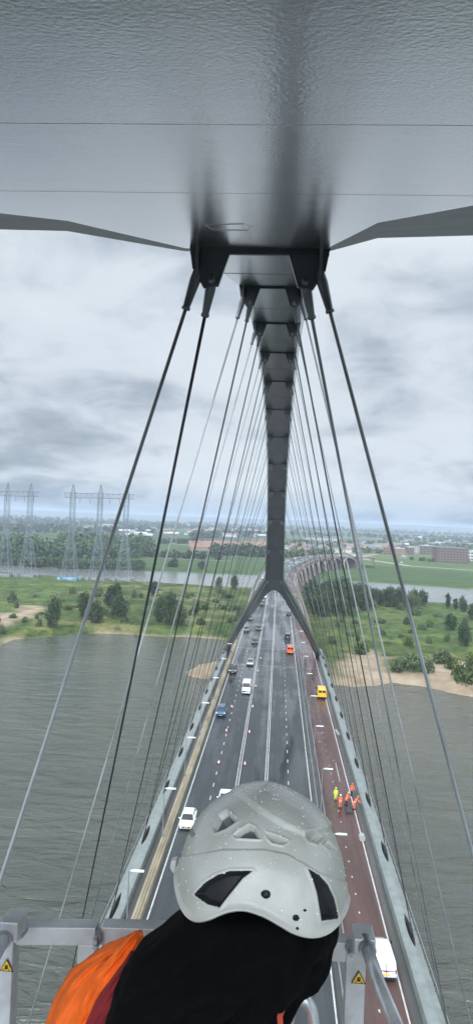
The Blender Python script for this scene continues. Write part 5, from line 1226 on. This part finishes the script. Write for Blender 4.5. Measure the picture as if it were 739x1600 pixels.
def _hel():
    t = M_hel.node_tree; b = t.nodes['Principled BSDF']; b.inputs['Roughness'].default_value = .35; b.inputs['Coat Weight'].default_value = .5; b.inputs['Coat Roughness'].default_value = .15
    tc_ = t.nodes.new('ShaderNodeTexCoord'); n = t.nodes.new('ShaderNodeTexNoise'); n.inputs['Scale'].default_value = 14; n.inputs['Detail'].default_value = 6; t.links.new(tc_.outputs['Object'], n.inputs['Vector'])
    r = t.nodes.new('ShaderNodeValToRGB'); t.links.new(n.outputs[0], r.inputs[0]); r.color_ramp.elements[0].position = .3; r.color_ramp.elements[0].color = (.46, .455, .41, 1); r.color_ramp.elements[1].position = .65; r.color_ramp.elements[1].color = (.58, .575, .53, 1)
    v = t.nodes.new('ShaderNodeTexVoronoi'); v.inputs['Scale'].default_value = 190; t.links.new(tc_.outputs['Object'], v.inputs['Vector'])
    mr = t.nodes.new('ShaderNodeMapRange'); t.links.new(v.outputs['Distance'], mr.inputs[0]); mr.inputs[1].default_value = .05; mr.inputs[2].default_value = .42; mr.inputs[3].default_value = 1; mr.inputs[4].default_value = 0
    bp = t.nodes.new('ShaderNodeBump'); bp.inputs['Distance'].default_value = .0004; bp.inputs['Strength'].default_value = .5; t.links.new(mr.outputs[0], bp.inputs['Height']); t.links.new(bp.outputs[0], b.inputs['Normal'])
    t.links.new(r.outputs[0], b.inputs['Base Color'])
_hel()
M_foam = mat('vent_mesh', (.010, .011, .012), .6, nscale=60, namt=.5); M_logo = mat('logo_print', (.06, .065, .065), .5)
hel = mb.build('helmet', [M_hel, M_foam, M_logo, mat('vent_liner', (.16, .165, .16), .7)], smooth=True); pp(hel)
so2 = hel.modifiers.new('shell', 'SOLIDIFY'); so2.thickness = .0045; so2.offset = -1
# lamp clip at the rim's left side
q = HP(-HA * 1.03, 0.01, -.004); mb = MB(); mb.loft([[q + fx * (-.003) + up * a + fwd * b_ for a, b_ in ((-.012, -.010), (.010, -.008), (.012, .008), (-.010, .010))], [q + fx * (-.012) + up * a + fwd * b_ for a, b_ in ((-.004, -.006), (.008, -.006), (.008, .006), (-.004, .006))]]); pp(bevel(mb.build('lamp_clip', M_hel), .002, 2))
# rain beads on the shell
mb = MB(); dr = random.Random(2); cnt = 0
while cnt < 380:
    k = dr.randrange(NU * 14, NU * (NV - 6))
    if not facing[k] or mi_v[k]: continue
    n_ = (fx * nrm[k].x + fwd * nrm[k].y + up * nrm[k].z).normalized(); r_ = dr.choice([.0005, .0007, .0009, .0013]) * dr.uniform(.7, 1.1); c = vv[k] + n_ * r_ * .1; b = len(mb.v); e1 = n_.orthogonal().normalized(); e2 = n_.cross(e1)
    rg_ = [[c + (e1 * math.cos(a) + e2 * math.sin(a)) * r_ * s1 + n_ * r_ * h1 for a in np.linspace(0, 2 * PI, 8)[:-1]] for s1, h1 in ((1, 0), (.8, .4), (.35, .62))]
    mb.loft(rg_); cnt += 1
bd = mb.build('raindrops', mat('water_bead', (.9, .91, .9), .25), hel, smooth=True); tag(bd, kind='stuff')

# head, neck and trunk (one body), then clothes
hc = HP(0, 0, -.055); nb = at_y(352, 1640, YH + .02)
pelv = Vector((-.10, 1.08, 53.52)); chs = Vector((-.09, 1.06, 53.92)); nkb = Vector((-.06, 1.05, 54.12))
V = [pelv, chs, nkb, hc - up * .05, hc + up * .03]; E = [(0, 1), (1, 2), (2, 3), (3, 4)]; Rr = [(.15, .11), (.17, .12), .06, .075, .085]
for s in (-1, 1):
    b = len(V); V += [Vector((-.10 + s * .1, 1.09, 53.42)), Vector((-.10 + s * .11, 1.12, 53.05)), Vector((-.10 + s * .12, 1.07, 52.69)), Vector((-.10 + s * .13, 1.24, 52.64))]; E += [(0, b), (b, b + 1), (b + 1, b + 2), (b + 2, b + 3)]; Rr += [.095, .06, .045, .04]
    sh_ = chs + Vector((s * .19, 0, .10)); el_ = sh_ + Vector((s * .05, .10, -.26)); wr_ = el_ + Vector((-s * .02, .24, -.02)); hn_ = wr_ + Vector((0, .08, 0))
    b = len(V); V += [sh_, el_, wr_, hn_]; E += [(1, b), (b, b + 1), (b + 1, b + 2), (b + 2, b + 3)]; Rr += [.065, .045, .03, .032]
    for o_, l_ in ((-.03, .07), (-.01, .085), (.01, .08), (.03, .065)):
        b2 = len(V); V += [hn_ + Vector((o_, l_ * .6, -.01)), hn_ + Vector((o_, l_, -.04))]; E += [(b + 3, b2), (b2, b2 + 1)]; Rr += [.009, .008]
    b2 = len(V); V += [hn_ + Vector((-s * .05, .03, -.01))]; E += [(b + 3, b2)]; Rr += [.011]
bo = skin_mesh('body', V, E, Rr, M_skin, None); pp(bo)
mb = MB()
for s in (-1, 1): mb.sphere(hc + fx * (s * .032) + fwd * .088 + up * .0, .012, 10, 6)
mb.loft([[hc + fx * a + fwd * b_ + up * c_ for a, b_, c_ in ((-.004, .09, .0), (.004, .09, .0), (0, .1, .0))], [hc + fx * a + fwd * b_ + up * c_ for a, b_, c_ in ((-.016, .088, -.04), (.016, .088, -.04), (0, .115, -.037))]])
pp(mb.build('face', M_skin))
mb = MB()
V = [pelv - Vector((0, 0, 0))]; E = []; Rr = [(.17, .13)]
for s in (-1, 1): b = len(V); V += [Vector((-.10 + s * .1, 1.09, 53.40)), Vector((-.10 + s * .11, 1.12, 53.05)), Vector((-.10 + s * .12, 1.07, 52.74))]; E += [(0, b), (b, b + 1), (b + 1, b + 2)]; Rr += [.11, .085, .075]
pp(skin_mesh('trousers', V, E, Rr, M_navy, None))
for s in (-1, 1): mb = MB(); an_ = Vector((-.10 + s * .12, 1.07, 52.69)); mb.loft([[an_ + Vector((x * .055, y, z)) for x, z in ((-1, -.09), (1, -.09), (.9, zt), (-.9, zt))] for y, zt in ((-.09, .08), (.03, .07), (.12, -.0), (.2, -.03))]); pp(mb.build('boot', M_boot))
def cloth_mat(name, c, rough, wr, sheen=0.0):
    m = bpy.data.materials.new(name); m.use_nodes = True; t = m.node_tree; b = t.nodes['Principled BSDF']; b.inputs['Base Color'].default_value = (*c, 1); b.inputs['Roughness'].default_value = rough; b.inputs['Sheen Weight'].default_value = sheen; b.inputs['Specular IOR Level'].default_value = .12 if max(c) < .05 else .35
    tc_ = t.nodes.new('ShaderNodeTexCoord'); n = t.nodes.new('ShaderNodeTexNoise'); n.inputs['Scale'].default_value = 420; n.inputs['Detail'].default_value = 2; t.links.new(tc_.outputs['Object'], n.inputs['Vector'])
    n2 = t.nodes.new('ShaderNodeTexNoise'); n2.inputs['Scale'].default_value = 16; n2.inputs['Detail'].default_value = 5; n2.inputs['Distortion'].default_value = .8; t.links.new(tc_.outputs['Object'], n2.inputs['Vector'])
    bp = t.nodes.new('ShaderNodeBump'); bp.inputs['Distance'].default_value = wr; t.links.new(n2.outputs[0], bp.inputs['Height']); bp2 = t.nodes.new('ShaderNodeBump'); bp2.inputs['Distance'].default_value = .0006; t.links.new(n.outputs[0], bp2.inputs['Height']); t.links.new(bp.outputs[0], bp2.inputs['Normal']); t.links.new(bp2.outputs[0], b.inputs['Normal'])
    r = t.nodes.new('ShaderNodeValToRGB'); t.links.new(n2.outputs[0], r.inputs[0]); r.color_ramp.elements[0].position = .3; r.color_ramp.elements[0].color = (*[q * .8 for q in c], 1); r.color_ramp.elements[1].position = .7; r.color_ramp.elements[1].color = (*[q * 1.15 for q in c], 1); t.links.new(r.outputs[0], b.inputs['Base Color'])
    return m
def garment(name, rows, y0, m, depth=.11, fold=.004, seed=1, nn=72, shear=0.0):
    rings = []
    tab = rows; vs_ = np.linspace(tab[0][0], tab[-1][0], 60); lc = np.interp(vs_, [r[0] for r in tab], [r[1] for r in tab]); rc = np.interp(vs_, [r[0] for r in tab], [r[2] for r in tab]); dc = np.interp(vs_, [r[0] for r in tab], [r[3] for r in tab])
    for v, l, r, d in zip(vs_, lc, rc, dc):
        a = at_y(l, v, y0); b = at_y(r, v, y0); zc_ = (a.z + b.z) / 2; c = (a + b) / 2; w2 = (b - a).length / 2; ax = (b - a).normalized(); ring = []
        for k in range(nn):
            an = 2 * PI * k / nn; f = fold * (noise.noise(Vector((math.cos(an) * 3.2 + seed * 9, math.sin(an) * 3.2, v * .016 + math.cos(an) * 1.5))) * 1.6 + noise.noise(Vector((math.cos(an) * 7, math.sin(an) * 7 + seed, v * .045))) * .8)
            ring.append(c + ax * ((w2 + f * .4) * math.cos(an)) + Vector((0, (d + f * 2.2) * math.sin(an), 0)))
        rings.append(ring)
    mb = MB(); mb.loft(rings); return pp(mb.build(name, m, smooth=True))
M_hood = cloth_mat('black_fleece', (.0022, .0024, .003), .95, .007, 0.0)
M_jack = cloth_mat('orange_jacket', (.95, .16, .012), .7, .006)
M_lin = cloth_mat('red_lining', (.22, .018, .022), .8, .004)
garment('jacket', [(1474, 196, 214, .012), (1486, 168, 222, .022), (1500, 140, 232, .035), (1520, 113, 245, .05), (1550, 92, 262, .075), (1580, 78, 300, .10), (1620, 66, 400, .12), (1700, 48, 430, .13), (1900, 40, 440, .15)], 1.14, M_jack, fold=.010, seed=3)
# stand-up collar tip of the jacket
garment('collar', [(1456, 212, 220, .004), (1464, 202, 224, .008), (1474, 192, 222, .011), (1492, 176, 219, .014), (1520, 152, 205, .016), (1556, 132, 192, .016), (1600, 118, 176, .016), (1680, 100, 170, .016)], 1.08, M_jack, fold=.004, seed=5)
garment('lining', [(1490, 203, 214, .004), (1504, 193, 224, .008), (1524, 178, 230, .012), (1560, 152, 225, .014), (1600, 134, 170, .016), (1680, 118, 172, .016)], 1.055, M_lin, fold=.003, seed=6)
garment('hood', [(1405, 292, 520, .080), (1430, 284, 527, .092), (1450, 266, 527, .100), (1472, 238, 522, .105), (1492, 212, 515, .105), (1512, 196, 505, .10), (1540, 182, 482, .095), (1565, 172, 462, .092), (1600, 165, 446, .092), (1680, 158, 440, .10), (1800, 150, 440, .10)], 1.0, M_hood, fold=.010, seed=8)
# loose strap tag of the helmet
mb = MB(); q = [at_y(441, 1575, .90), at_y(437, 1588, .90), at_y(440, 1620, .90)]
mb.tube(q, .004, 6); pp(mb.build('zip_cord', mat('cord_red', (.45, .06, .03), .7)))
